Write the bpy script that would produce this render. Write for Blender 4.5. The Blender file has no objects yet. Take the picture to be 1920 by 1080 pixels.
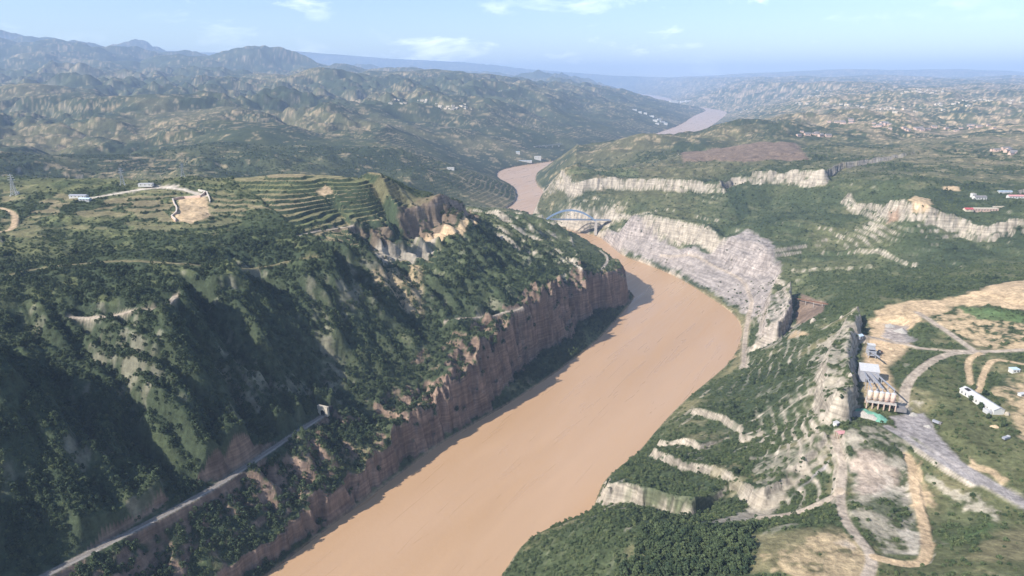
import bpy, bmesh, math, random, time
import numpy as np
from mathutils import Vector, Matrix
T0 = time.time()
random.seed(7)
rng = np.random.default_rng(7)

# ------------------------------------------------------------------ camera, sky, sun, exposure
CAM_H = 400.0
PITCH = math.radians(17.0)
FPX = 1280.0
scene = bpy.context.scene
cam_data = bpy.data.cameras.new('camera')
cam_data.sensor_width = 36.0
cam_data.lens = 24.0
cam_data.clip_start = 1.0
cam_data.clip_end = 200000.0
cam = bpy.data.objects.new('camera', cam_data)
scene.collection.objects.link(cam)
cam.location = (0, 0, CAM_H)
cam.rotation_euler = (math.pi / 2 - PITCH, 0, 0)
scene.camera = cam

SUN_EL = math.radians(37.0)
SUN_DIR = Vector((-0.875 * math.cos(SUN_EL), -0.484 * math.cos(SUN_EL), math.sin(SUN_EL))).normalized()  # towards the sun
sun_data = bpy.data.lights.new('sun', 'SUN')
sun_data.energy = 4.6
sun_data.angle = math.radians(0.53)
sun_data.color = (1.0, 0.93, 0.83)
sun = bpy.data.objects.new('sun', sun_data)
scene.collection.objects.link(sun)
sun.location = (-300, -200, 900)
sun.rotation_euler = SUN_DIR.to_track_quat('Z', 'Y').to_euler()

world = bpy.data.worlds.new('World')
scene.world = world
world.use_nodes = True
SKY_STRENGTH = 0.10
VEG_N = [(95000, 300, 700), (150000, 700, 1300), (110000, 1300, 2600)]
HAZE_DENSITY = 6.8e-5
vs = scene.view_settings
vs.view_transform = 'Standard'
vs.look = 'None'
vs.exposure = 0.8
vs.gamma = 1.0
vs.use_curve_mapping = False
scene.render.engine = 'CYCLES'
scene.cycles.use_denoising = True
scene.cycles.max_bounces = 5
scene.cycles.diffuse_bounces = 2
scene.cycles.glossy_bounces = 2
scene.cycles.transmission_bounces = 2
scene.cycles.volume_bounces = 1
scene.cycles.transparent_max_bounces = 4


def build_world():
    nt = world.node_tree
    nt.nodes.clear()
    N = nt.nodes.new
    L = nt.links.new
    out = N('ShaderNodeOutputWorld')
    bg = N('ShaderNodeBackground')
    sky = N('ShaderNodeTexSky')
    sky.sky_type = 'NISHITA'
    sky.sun_disc = False
    sky.sun_elevation = SUN_EL
    sky.sun_rotation = math.atan2(SUN_DIR.x, SUN_DIR.y)
    sky.altitude = 900
    sky.air_density = 1.0
    sky.dust_density = 0.6
    sky.ozone_density = 2.0
    # thin fair-weather clouds on a plane far overhead
    tc = N('ShaderNodeTexCoord')
    cmb = N('ShaderNodeMapping'); cmb.inputs['Scale'].default_value = (9.0, 9.0, 26.0)
    L(tc.outputs['Generated'], cmb.inputs['Vector'])
    n1 = N('ShaderNodeTexNoise'); n1.inputs['Scale'].default_value = 1.0; n1.inputs['Detail'].default_value = 7
    n1.inputs['Roughness'].default_value = 0.62; n1.inputs['Distortion'].default_value = 0.3
    off = N('ShaderNodeVectorMath'); off.operation = 'ADD'; off.inputs[1].default_value = CLOUD_OFFSET
    L(cmb.outputs[0], off.inputs[0]); L(off.outputs[0], n1.inputs['Vector'])
    n2 = N('ShaderNodeTexNoise'); n2.inputs['Scale'].default_value = 0.33; n2.inputs['Detail'].default_value = 2
    L(off.outputs[0], n2.inputs['Vector'])
    r1 = N('ShaderNodeMapRange'); r1.inputs['From Min'].default_value = 0.54; r1.inputs['From Max'].default_value = 0.72
    r1.clamp = True
    L(n1.outputs['Fac'], r1.inputs['Value'])
    r2 = N('ShaderNodeMapRange'); r2.inputs['From Min'].default_value = 0.42; r2.inputs['From Max'].default_value = 0.58
    L(n2.outputs['Fac'], r2.inputs['Value'])
    m = N('ShaderNodeMath'); m.operation = 'MULTIPLY'
    L(r1.outputs[0], m.inputs[0]); L(r2.outputs[0], m.inputs[1])
    m2 = N('ShaderNodeMath'); m2.operation = 'MULTIPLY'; m2.inputs[1].default_value = 0.62
    L(m.outputs[0], m2.inputs[0])
    mix = N('ShaderNodeMix'); mix.data_type = 'RGBA'
    L(m2.outputs[0], mix.inputs['Factor'])
    L(sky.outputs[0], mix.inputs['A'])
    mix.inputs['B'].default_value = (17.0, 17.3, 18.0, 1)
    L(mix.outputs['Result'], bg.inputs['Color'])
    bg.inputs['Strength'].default_value = SKY_STRENGTH
    L(bg.outputs[0], out.inputs['Surface'])


CLOUD_OFFSET = (8.3, 0.9, 2.0)
build_world()

# ------------------------------------------------------------------ survey: rays from the survey station to places on the ground
CP, SP = math.cos(PITCH), math.sin(PITCH)


def ray(px, py):
    u = (px - 960.0) / FPX
    s = (540.0 - py) / FPX
    return (u, CP + s * SP, -SP + s * CP)


def un(px, py, z):
    """place on the ground seen at (px, py) of the photograph, given its height above the river"""
    d = ray(px, py)
    t = (z - CAM_H) / d[2]
    return (d[0] * t, d[1] * t)


def P2(pts):
    """list of (px, py, z) -> array of world (x, y)"""
    return np.array([un(*p) for p in pts])


# ------------------------------------------------------------------ noise
_perm = np.arange(256, dtype=np.int32)
rng.shuffle(_perm)
_perm = np.concatenate([_perm, _perm])
_g = np.array([[math.cos(a), math.sin(a)] for a in np.arange(16) * math.pi / 8], dtype=np.float32)


def perlin(x, y):
    xi = np.floor(x).astype(np.int32); yi = np.floor(y).astype(np.int32)
    xf = (x - xi).astype(np.float32); yf = (y - yi).astype(np.float32)
    xi &= 255; yi &= 255
    u = xf * xf * xf * (xf * (xf * 6 - 15) + 10)
    v = yf * yf * yf * (yf * (yf * 6 - 15) + 10)

    def gr(ix, iy, fx, fy):
        h = _perm[_perm[ix & 255] + (iy & 255)] & 15
        return _g[h, 0] * fx + _g[h, 1] * fy
    a = gr(xi, yi, xf, yf); b = gr(xi + 1, yi, xf - 1, yf)
    c = gr(xi, yi + 1, xf, yf - 1); d = gr(xi + 1, yi + 1, xf - 1, yf - 1)
    ab = a + u * (b - a); cd = c + u * (d - c)
    return (ab + v * (cd - ab)) * 1.5


def fbm(x, y, scale, octs=4, gain=0.5, seed=0.0):
    o = np.zeros(np.shape(x), dtype=np.float32); a = 1.0; f = 1.0 / scale; n = 0
    for i in range(octs):
        o += a * perlin(x * f + 17.3 * i + seed, y * f - 9.1 * i + seed * 1.7)
        n += a; a *= gain; f *= 2.03
    return o / n


def billow(x, y, scale, octs=4, gain=0.5, seed=0.0):
    """rounded tops and V-shaped gullies"""
    o = np.zeros(np.shape(x), dtype=np.float32); a = 1.0; f = 1.0 / scale; n = 0
    for i in range(octs):
        o += a * np.abs(perlin(x * f + 31.7 * i + seed, y * f - 12.9 * i + seed * 0.7))
        n += a; a *= gain; f *= 2.1
    return o / n


def sst(a, b, x):
    t = np.clip((x - a) / (b - a), 0, 1)
    return t * t * (3 - 2 * t)


# ------------------------------------------------------------------ polyline tools
def polydist(pts, X, Y):
    """distance, signed side (+ left of walking direction), arc position"""
    pts = np.asarray(pts, dtype=np.float64)
    best = np.full(X.shape, 1e18); side = np.zeros(X.shape); arc = np.zeros(X.shape)
    acc = 0.0
    for i in range(len(pts) - 1):
        ax, ay = pts[i]; bx, by = pts[i + 1]
        dx, dy = bx - ax, by - ay
        L2 = dx * dx + dy * dy
        if L2 < 1e-9:
            continue
        t = np.clip(((X - ax) * dx + (Y - ay) * dy) / L2, 0, 1)
        ex = X - (ax + t * dx); ey = Y - (ay + t * dy)
        d2 = ex * ex + ey * ey
        m = d2 < best
        cr = dx * (Y - ay) - dy * (X - ax)
        L = math.sqrt(L2)
        best = np.where(m, d2, best)
        side = np.where(m, np.sign(cr), side)
        arc = np.where(m, acc + t * L, arc)
        acc += L
    return np.sqrt(best), side, arc, acc


def smooth_line(pts, n=3):
    pts = np.asarray(pts, dtype=float)
    for _ in range(n):
        q = 0.75 * pts[:-1] + 0.25 * pts[1:]
        r = 0.25 * pts[:-1] + 0.75 * pts[1:]
        mid = np.empty((2 * len(q), pts.shape[1])); mid[0::2] = q; mid[1::2] = r
        pts = np.vstack([pts[:1], mid, pts[-1:]])
    return pts


def inpoly(poly, X, Y):
    c = np.zeros(X.shape, bool)
    n = len(poly)
    for i in range(n):
        x1, y1 = poly[i]; x2, y2 = poly[(i + 1) % n]
        if y1 == y2:
            continue
        cond = (y1 > Y) != (y2 > Y)
        c ^= cond & (X < (x2 - x1) * (Y - y1) / (y2 - y1) + x1)
    return c


def tps_fit(P, z, reg=0.02):
    P = np.asarray(P) / 1000.0
    n = len(P)
    d = np.sqrt(((P[:, None] - P[None]) ** 2).sum(-1)) + 1e-9
    K = d * d * np.log(d)
    A = np.zeros((n + 3, n + 3))
    A[:n, :n] = K + reg * 1e-3 * np.eye(n)
    A[:n, n] = 1; A[:n, n + 1:] = P; A[n, :n] = 1; A[n + 1:, :n] = P.T
    w = np.linalg.solve(A, np.concatenate([z, [0, 0, 0]]))
    return P, w


def tps_eval(fit, X, Y):
    P, w = fit
    n = len(P)
    X = X / 1000.0; Y = Y / 1000.0
    o = w[n] + w[n + 1] * X + w[n + 2] * Y
    for i in range(n):
        r2 = (X - P[i, 0]) ** 2 + (Y - P[i, 1]) ** 2 + 1e-12
        o += w[i] * 0.5 * r2 * np.log(r2)
    return o

# ------------------------------------------------------------------ the river banks
W0 = lambda pts: [un(a, b, 0.0) for a, b in pts]
left_bank = ([(-470, 20), (-330, 262)] + W0([(502, 1080), (604, 999), (713, 918), (817, 838), (911, 782), (960, 754), (1020, 715),
             (1080, 672), (1120, 640), (1160, 597), (1186, 565)])
             + [(240, 1262), (222, 1330), (175, 1450), (112, 1600), (80, 1760), (-20, 1930), (-100, 2060)]
             + W0([(933, 402), (967, 380), (970, 365), (965, 350), (925, 331)])
             + [(-40, 3250), (250, 3560), (600, 4050)] + W0([(1205, 258), (1275, 236), (1300, 217), (1330, 206)])
             + [(2450, 9800), (2300, 12000), (3300, 17000), (3000, 26000)])
right_bank = ([(-250, 20), (-110, 262)] + W0([(940, 1080), (980, 1015), (1040, 985), (1108, 962), (1120, 925), (1135, 895),
              (1195, 850), (1225, 812), (1275, 757), (1330, 712), (1368, 680), (1388, 640), (1390, 612), (1375, 588),
              (1330, 558), (1265, 517), (1200, 492), (1165, 480)])
              + [(243, 1700), (228, 1785), (160, 1850), (88, 1950)] + W0([(987, 411), (1028, 366), (1000, 340), (1012, 316)])
              + [(350, 3330), (640, 3720)] + W0([(1215, 279), (1262, 270), (1300, 254), (1330, 240), (1368, 211)])
              + [(2850, 9700), (2750, 12000), (3800, 17000), (3600, 26000)])
LB = smooth_line(left_bank, 2)
RB = smooth_line(right_bank, 2)
RIVER = np.vstack([LB, RB[::-1]])


def offset_line(pts, d):
    pts = np.asarray(pts)
    t = np.gradient(pts, axis=0)
    t /= np.linalg.norm(t, axis=1)[:, None] + 1e-9
    return pts + d * np.stack([-t[:, 1], t[:, 0]], 1)


# ------------------------------------------------------------------ cliffs: rock steps along a foot line
# foot line (px, py, z), rise, high side (+1 left of walking direction), face width, length over which the rise fades behind
CL = []


def cliff(pts, h, side, w=6.0, L=150.0, taper=25.0, rag=1.0, zz=None):
    if zz is not None:
        pts = [(a, b, zz) for a, b in pts]
    CL.append(dict(p=smooth_line(P2(pts), 1), h=h, side=side, w=w, L=L, taper=taper, rag=rag))


# mesa band across the river
cliff([(1036, 352, 80), (1075, 364, 82), (1100, 366, 82), (1160, 364, 88), (1230, 366, 98), (1300, 367, 108), (1336, 370, 110),
       (1354, 375, 109), (1361, 371, 110), (1366, 356, 115), (1382, 351, 118), (1392, 356, 119), (1398, 365, 118), (1430, 366, 121), (1480, 363, 127), (1530, 367, 132), (1562, 364, 136)],
      31, 1, 9, 500, 40, 1.6)
# ledges on the slope below the mesa
cliff([(1090, 392, 62), (1150, 395, 68), (1230, 405, 74), (1300, 409, 82), (1370, 415, 90)], 7, 1, 6, 60, 30)
cliff([(1130, 408, 55), (1200, 418, 60), (1270, 425, 66), (1340, 432, 74)], 7, 1, 6, 60, 30)
# grey gorge wall
cliff([(1075, 440, 8), (1140, 462, 6), (1210, 476, 6), (1280, 492, 8), (1330, 508, 12), (1380, 528, 16), (1425, 536, 24)], 26, 1, 30, 120, 40, 1.5)
cliff([(1090, 425, 36), (1150, 440, 34), (1240, 450, 42), (1320, 470, 50), (1385, 468, 66), (1440, 500, 60), (1452, 540, 50)], 18, 1, 18, 90, 40, 1.5)
# plateau band on the right
cliff([(1572, 376, 136), (1607, 391, 134), (1640, 408, 132), (1657, 424, 131), (1700, 432, 134), (1733, 434, 136), (1773, 436, 138), (1800, 434, 140),
       (1840, 444, 138), (1887, 441, 140), (1925, 442, 141), (1990, 446, 142)], 24, 1, 8, 400, 30, 1.4)
# ledges in the bowl
cliff([(1450, 428, 95), (1490, 436, 92), (1530, 436, 96), (1560, 446, 92), (1580, 460, 88)], 6, 1, 4, 40, 15)
cliff([(1535, 474, 84), (1580, 480, 84), (1640, 488, 88), (1680, 498, 92), (1720, 506, 94)], 7, 1, 4, 40, 15)
cliff([(1480, 510, 68), (1520, 512, 70), (1570, 512, 74), (1640, 514, 80)], 7, 1, 5, 40, 15)
# rock tower by the river and the bare side ravine behind it
cliff([(1488, 550, 62), (1486, 590, 52), (1478, 615, 48), (1458, 640, 40)], 30, -1, 7, 30, 12, 0.8)
cliff([(1420, 645, 14), (1424, 610, 18), (1432, 575, 26), (1440, 548, 40)], 22, -1, 10, 30, 20, 1.0)
# rock fin beside the plant: walls the works yard on the west
cliff([(1606, 578, 118), (1621, 592, 114), (1619, 640, 110), (1611, 668, 109), (1620, 700, 108), (1618, 745, 107), (1603, 775, 107), (1585, 797, 106)], 21, -1, 7, 24, 30, 1.0)
cliff([(1585, 800, 101), (1540, 795, 96), (1522, 765, 96), (1532, 720, 104), (1528, 690, 106), (1550, 650, 108), (1575, 610, 112)], 15, -1, 9, 30, 20, 1.2)
# bank promontory and ledges on the near right slope
cliff([(1112, 940, 2), (1118, 968, 3), (1180, 960, 16), (1240, 972, 26), (1300, 985, 36)], 18, 1, 8, 45, 10, 1.5)
cliff([(1227, 828, 20), (1255, 838, 22), (1277, 842, 24), (1312, 855, 30)], 8, 1, 4, 30, 8, 0.7)
cliff([(1220, 850, 16), (1235, 876, 18), (1263, 898, 22), (1305, 900, 30), (1354, 918, 38), (1393, 938, 44), (1422, 972, 46)], 9, 1, 5, 35, 8, 1.2)
cliff([(1288, 778, 18), (1340, 797, 28), (1379, 812, 36), (1388, 838, 38)], 8, 1, 4, 30, 8, 0.7)
cliff([(1430, 970, 46), (1480, 925, 60), (1530, 870, 78), (1560, 835, 90)], 10, 1, 8, 30, 12, 0.7)
# left headland: quarry faces
cliff([(742, 447, 162), (790, 440, 163), (840, 432, 162), (895, 416, 156)], 32, 1, 24, 160, 25, 1.2)
cliff([(655, 442, 178), (700, 440, 176), (732, 448, 172)], 13, 1, 8, 60, 15, 1.0)
cliff([(690, 488, 142), (718, 494, 140), (740, 492, 140), (765, 484, 143), (835, 468, 147)], 16, 1, 7, 60, 12, 1.0)
# outcrops on the left valley side
cliff([(90, 588, 178), (160, 590, 178), (230, 592, 178), (300, 575, 182)], 9, 1, 6, 40, 20)
cliff([(380, 545, 178), (440, 535, 180), (520, 540, 178), (600, 545, 172), (650, 552, 165)], 12, 1, 7, 40, 20, 1.5)
cliff([(830, 590, 108), (870, 586, 108), (930, 577, 104)], 8, 1, 5, 30, 12)
cliff([(905, 505, 112), (960, 510, 106), (1010, 505, 100)], 7, 1, 5, 30, 12)
cliff([(690, 700, 92), (730, 708, 88), (745, 735, 78)], 8, 1, 5, 25, 10)
cliff([(570, 715, 92), (620, 728, 88), (640, 745, 84)], 8, 1, 5, 25, 10)
# cutting behind the railway
RAIL_PX = [(60, 1092), (130, 1055), (240, 1000), (350, 943), (440, 890), (530, 828), (604, 780)]
RAIL_Z = 62.0
cliff([(150, 1034, 63), (240, 990, 63), (300, 955, 63), (322, 942, 63)], 11, 1, 6, 25, 10, 0.4)
cliff([(372, 918, 63), (430, 882, 63), (482, 850, 63)], 13, 1, 6, 25, 10, 0.4)
cliff([(525, 822, 63), (560, 800, 63), (580, 786, 63)], 9, 1, 5, 20, 8, 0.4)
cliff([(590, 772, 62), (604, 770, 62), (622, 772, 62)], 14, 1, 3, 20, 5, 0.3)


def cliffs_at(X, Y, rag=True):
    Z = np.zeros(X.shape)
    for c in CL:
        p = c['p']; m = c['w'] + 5 * c['L'] + 40
        lo = p.min(0) - m; hi = p.max(0) + m
        sel = (X > lo[0]) & (X < hi[0]) & (Y > lo[1]) & (Y < hi[1])
        if not sel.any():
            continue
        x = X[sel]; y = Y[sel]
        d, s, a, tot = polydist(p, x, y)
        d = d * s * c['side']
        if rag:
            d = d + c['rag'] * (5.0 * fbm(x, y, 30, 2, seed=3.3) + 3.0 * fbm(x, y, 9, 2, seed=8.1))
            if c['L'] > 300:
                d = d + 10.0 * fbm(x, y, 85, 2, seed=2.2) + 5.0 * (np.abs(perlin(x / 14.0, y / 14.0 + 5.0)) - 0.3)
        tp = c['taper'] * (0.6 + 0.0 * d)
        env = sst(0, tp, a) * sst(0, tp, tot - a)
        rise = sst(0, c['w'], d)
        if rag and c['L'] > 300:
            env = env * (0.75 + 0.25 * sst(-0.28, 0.05, fbm(x, y, 120, 3, seed=6.6)))
            rise = 0.42 * sst(0, c['w'] * 0.5, d) + 0.58 * sst(c['w'] * 0.75 + 3, c['w'] * 1.25 + 3, d + 3.0 * fbm(x, y, 22, 2, seed=5.5))
        fade = np.exp(-np.clip(d - c['w'], 0, None) / c['L'])
        Z[sel] += c['h'] * rise * fade * env
    return Z


# ------------------------------------------------------------------ survey heights (px, py, z)
SL = [  # left of the river
    # spurs and gullies of the valley side
    (335, 925, 63), (250, 860, 86), (183, 810, 105), (120, 720, 134), (77, 645, 160),
    (345, 890, 75), (341, 790, 109), (324, 726, 133), (300, 650, 163), (310, 590, 184),
    (225, 940, 79), (140, 833, 122), (107, 790, 139), (21, 684, 180), (-80, 640, 198), (40, 900, 111), (-40, 860, 130),
    (505, 822, 64), (480, 770, 82), (440, 700, 108), (400, 630, 136), (370, 570, 162),
    (572, 755, 77), (532, 700, 104), (481, 640, 134), (450, 575, 163), (440, 510, 190),
    (605, 745, 70), (570, 660, 102), (525, 590, 134), (500, 545, 156),
    (690, 745, 59), (690, 660, 92), (640, 580, 133), (600, 505, 172),
    (740, 780, 40), (690, 800, 43), (640, 830, 44), (560, 900, 39), (480, 940, 42), (380, 990, 44), (270, 1050, 46), (680, 850, 33), (600, 860, 43),
    (130, 1055, 62), (240, 1000, 62), (350, 945, 62), (440, 890, 62), (530, 830, 62), (604, 782, 62),
    (790, 720, 52), (800, 660, 72), (850, 640, 72), (760, 610, 96),
    # eroded pale face
    (700, 555, 128), (715, 520, 146), (790, 590, 100), (730, 570, 120), (810, 540, 122), (690, 480, 168), (670, 520, 146),
    # headland
    (850, 470, 146), (900, 440, 146), (870, 540, 116), (930, 530, 112), (1000, 480, 110), (1000, 530, 94), (1050, 450, 100), (1060, 500, 92),
    (940, 600, 80), (900, 590, 88), (1100, 480, 80), (1140, 470, 66), (1130, 495, 70), (1165, 485, 58), (1120, 450, 68), (1060, 425, 80),
    (905, 402, 156), (960, 413, 128), (1000, 417, 100), (1020, 418, 80),
    # quarry bench, terraces, plateau
    (800, 455, 158), (740, 465, 158), (850, 394, 192), (820, 374, 204), (760, 387, 202), (700, 402, 199), (640, 395, 204), (640, 420, 195),
    (480, 336, 246), (560, 335, 246), (640, 338, 242), (700, 345, 236), (760, 358, 224), (560, 362, 232), (660, 370, 222), (560, 388, 218), (480, 365, 230),
    (400, 340, 240), (340, 335, 238), (230, 348, 236), (290, 352, 234), (150, 340, 236), (27, 362, 228), (-60, 350, 232), (100, 335, 236),
    (360, 375, 224), (360, 412, 212), (300, 400, 214), (240, 380, 222), (150, 400, 216), (60, 400, 216), (-60, 420, 212),
    (450, 420, 206), (500, 450, 196), (560, 440, 198), (400, 460, 198), (300, 450, 204), (200, 460, 202), (100, 480, 200), (0, 480, 200), (250, 520, 193), (150, 540, 192),
    (50, 560, 194), (-60, 560, 196), (350, 500, 196), (560, 490, 190), (620, 470, 188), (330, 545, 190), (640, 500, 178),
]
SL_W = [(-900, 300, 170), (-900, 700, 230), (-900, 1100, 235), (-600, 300, 120), (-1400, 700, 230), (-1400, 1300, 220),
        (-330, 1330, 170), (-600, 1400, 165), (-900, 1500, 180), (-100, 1420, 120), (60, 1500, 60), (-1400, 1800, 180), (-300, 1600, 110), (-600, 1800, 110),
        (-50, 1700, 60), (-420, 150, 60), (-600, 100, 120)]
RIM_PX = [(438, 1037, 24), (498, 1007, 22), (600, 953, 24), (655, 890, 28), (719, 816, 40), (775, 777, 46), (826, 739, 53), (850, 695, 64), (885, 645, 74), (915, 622, 80),
          (970, 570, 88), (1007, 560, 88), (1047, 527, 86), (1093, 512, 82), (1130, 512, 74), (1166, 514, 60)]
APRON_Y = [400, 477, 540, 600, 645, 680, 717, 758, 820, 850, 941, 966, 1066, 1128, 1156, 1199, 1260, 1900]
APRON_W = [10, 12, 3, 5, 8, 5, 5, 10, 26, 28, 40, 34, 46, 34, 20, 6, 12, 14]

SR = [  # right of the river
    # near hill at the foot of the frame
    (1000, 1040, 14), (1040, 1010, 22), (1100, 972, 32), (1180, 962, 46), (1300, 972, 62), (1400, 985, 76), (1200, 1050, 60), (1100, 1060, 46), (1030, 1070, 26),
    (1350, 1060, 80), (1480, 985, 90), (1560, 975, 92), (1450, 1060, 94), (1550, 1060, 98), (1250, 1150, 74),
    # slope between river and works
    (1140, 890, 26), (1200, 880, 24), (1300, 930, 48), (1250, 930, 40), (1370, 955, 50), (1310, 972, 44), (1425, 972, 50), (1490, 915, 68), (1560, 842, 92), (1400, 880, 58), (1470, 840, 72), (1300, 800, 30),
    (1250, 800, 18), (1300, 745, 10), (1340, 755, 26), (1420, 800, 50), (1400, 740, 40), (1370, 700, 12), (1450, 700, 60), (1500, 770, 80), (1480, 660, 66), (1520, 720, 96), (1530, 640, 92),
    (1568, 740, 119), (1555, 770, 112), (1588, 690, 128), (1598, 640, 131), (1588, 610, 127), (1608, 590, 122), (1540, 600, 92), (1560, 830, 98),
    # works yard
    (1640, 645, 111), (1660, 690, 109), (1640, 750, 107), (1700, 780, 105), (1620, 790, 105), (1660, 620, 113), (1700, 605, 117), (1740, 640, 114), (1690, 660, 112), (1740, 690, 112),
    (1790, 650, 116), (1720, 800, 104), (1770, 850, 102), (1820, 900, 101), (1910, 945, 100), (1980, 980, 100), (1590, 860, 96), (1650, 850, 100), (1690, 850, 98), (1690, 920, 88), (1720, 960, 86),
    (1740, 1000, 86), (1580, 950, 92), (1640, 1010, 92), (1640, 960, 94), (1660, 930, 94), (1800, 1000, 96), (1780, 920, 96), (1880, 1000, 100), (1700, 1040, 92), (1780, 1075, 104), (1900, 1075, 112), (1640, 1075, 98),
    (1800, 760, 112), (1850, 740, 114), (1850, 810, 110), (1900, 790, 112), (1900, 690, 118), (1850, 680, 117), (1900, 860, 108), (1820, 690, 116),
    (1850, 565, 132), (1900, 545, 140), (1860, 595, 126), (1910, 605, 124), (1780, 590, 122), (1780, 560, 124), (1840, 635, 117), (1910, 640, 118), (1990, 560, 140), (1990, 700, 120), (1990, 800, 112),
    # bowl behind
    (1650, 565, 118), (1600, 560, 104), (1530, 570, 68), (1510, 600, 66), (1500, 560, 60), (1460, 575, 58), (1450, 610, 44), (1405, 640, 8), (1400, 600, 8), (1415, 560, 16),
    (1430, 540, 40), (1480, 520, 64), (1550, 530, 76), (1600, 520, 84), (1600, 495, 88), (1700, 520, 96), (1700, 480, 104), (1750, 500, 104), (1780, 520, 112), (1850, 510, 122),
    (1800, 470, 120), (1900, 480, 124), (1900, 455, 134), (1780, 450, 130), (1700, 455, 126), (1640, 440, 118), (1620, 420, 120), (1560, 400, 122), (1500, 400, 112), (1460, 400, 106), (1520, 450, 94), (1600, 460, 96),
    (1450, 455, 88), (1480, 480, 76), (1460, 500, 68), (1400, 424, 100), (1350, 445, 79), (1440, 440, 94),
    # gorge wall and slope under the mesa
    (1370, 560, 10), (1330, 535, 10), (1250, 500, 8), (1180, 475, 8), (1240, 445, 52), (1170, 435, 46), (1110, 425, 40), (1320, 455, 66), (1130, 415, 50), (1300, 420, 78), (1220, 400, 80), (1150, 385, 78),
    (1080, 385, 62), (1050, 395, 36), (1300, 385, 98), (1355, 392, 103), (1384, 372, 100), (1400, 412, 88), (1420, 400, 106), (1450, 375, 118), (1080, 400, 48),
    (1080, 338, 118), (1160, 336, 130), (1240, 335, 142), (1300, 335, 150), (1340, 338, 152), (1400, 338, 153), (1480, 340, 158), (1550, 345, 161), (1040, 328, 112),
    (1120, 318, 132), (1250, 315, 150), (1400, 315, 165), (1530, 322, 174), (1600, 350, 162),
    # right plateau
    (1620, 375, 147), (1660, 395, 159), (1700, 408, 158), (1760, 412, 159), (1800, 410, 161), (1880, 415, 162), (1640, 345, 172), (1750, 370, 172), (1850, 390, 172), (1850, 360, 174), (1920, 380, 174),
    (1700, 330, 174), (1850, 325, 178), (1980, 400, 172), (1980, 350, 176), (1600, 325, 174), (1750, 310, 178),
    (1200, 295, 120), (1300, 290, 160), (1450, 292, 172), (1230, 285, 140), (1600, 295, 178), (1900, 300, 182),
]
SR_W = [(900, 300, 130), (700, 200, 130), (1300, 700, 150), (1300, 1200, 180), (300, 150, 110), (150, 250, 92), (100, 150, 80), (0, 200, 40), (1700, 1500, 185), (1700, 2200, 190)]

pl = [un(a, b, c) for a, b, c in SL]; zl = [c for a, b, c in SL]
for x, y, z in SL_W:
    pl.append((x, y)); zl.append(z)
for a, b, c in RIM_PX:
    pl.append(un(a, b, c)); zl.append(c)
pl = np.array(pl); zl = np.array(zl, float)
pr = [un(a, b, c) for a, b, c in SR]; zr = [c for a, b, c in SR]
for x, y, z in SR_W:
    pr.append((x, y)); zr.append(z)
for q in RB[6:110:3]:
    if q[1] < 2200:
        pr.append(tuple(q)); zr.append(1.5)
pr = np.array(pr); zr = np.array(zr, float)
FIT_L = tps_fit(pl, zl - cliffs_at(pl[:, 0], pl[:, 1], False), 0.5)
FIT_R = tps_fit(pr, zr - cliffs_at(pr[:, 0], pr[:, 1], False), 0.5)

GX0, GX1, GY0, GY1, GS = -1700.0, 2300.0, 0.0, 2800.0, 10.0
gx = np.arange(GX0, GX1 + 1, GS); gy = np.arange(GY0, GY1 + 1, GS)
GXX, GYY = np.meshgrid(gx, gy)
GRID_L = np.clip(tps_eval(FIT_L, GXX, GYY), 20, 300)
GRID_R = np.clip(tps_eval(FIT_R, GXX, GYY), -5, 260)
GRID_D = {}


def gsample(G, X, Y):
    fx = np.clip((X - GX0) / GS, 0, len(gx) - 1.001); fy = np.clip((Y - GY0) / GS, 0, len(gy) - 1.001)
    ix = fx.astype(int); iy = fy.astype(int); fx = fx - ix; fy = fy - iy
    a = G[iy, ix] * (1 - fx) + G[iy, ix + 1] * fx
    b = G[iy + 1, ix] * (1 - fx) + G[iy + 1, ix + 1] * fx
    return a * (1 - fy) + b * fy


# far country: broad heights (world x, y, z)
def far_xyz(px, py, D):
    d = ray(px, py); t = D / d[1]
    return (d[0] * t, D, CAM_H + d[2] * t)


FARP = [(-900, 1500, 150), (-300, 1500, 110), (-2000, 1500, 190), (-1500, 2300, 160), (-600, 2200, 110), (-100, 2250, 45), (-60, 2500, 70), (-300, 2700, 150), (-1000, 3000, 190),
        (-2200, 3000, 210), (0, 3600, 190), (-1000, 4200, 250), (-3000, 4200, 260), (300, 4800, 270), (-1200, 6000, 330), (-3500, 6000, 340), (600, 6500, 310), (1300, 7800, 300),
        (-1500, 8500, 380), (1000, 10000, 360),
        (400, 2600, 140), (420, 3000, 120), (750, 3400, 130), (800, 2600, 170), (1200, 2300, 180), (2000, 2200, 190), (1300, 3300, 180), (2200, 3300, 190), (3200, 3300, 200), (1500, 4600, 170), (2600, 4800, 220), (4000, 4800, 230),
        (2600, 7000, 270), (5000, 7000, 280), (7500, 9000, 320), (4000, 10000, 330), (3000, 1200, 190), (2500, 600, 170), (-2000, 700, 240), (-3000, 2000, 240),
        (2600, 14000, 330), (6000, 15000, 390), (9000, 15000, 400), (-2000, 14000, 420), (500, 15000, 390),
        (-9000, 30000, 500), (0, 30000, 430), (9000, 30000, 450), (20000, 30000, 470), (0, 50000, 450), (-30000, 50000, 500), (30000, 50000, 480), (-6000, 2000, 260), (6000, 2000, 200), (-8000, 6000, 430)]
for q in [(-150, 66, 11000), (0, 82, 11000), (100, 98, 10800), (180, 106, 10600), (250, 110, 10400), (330, 116, 10200), (420, 118, 9800), (520, 128, 9600)]:
    FARP.append(far_xyz(*q))
FARP = np.array(FARP, float)
FIT_F = tps_fit(FARP[:, :2], FARP[:, 2], 5.0)
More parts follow.
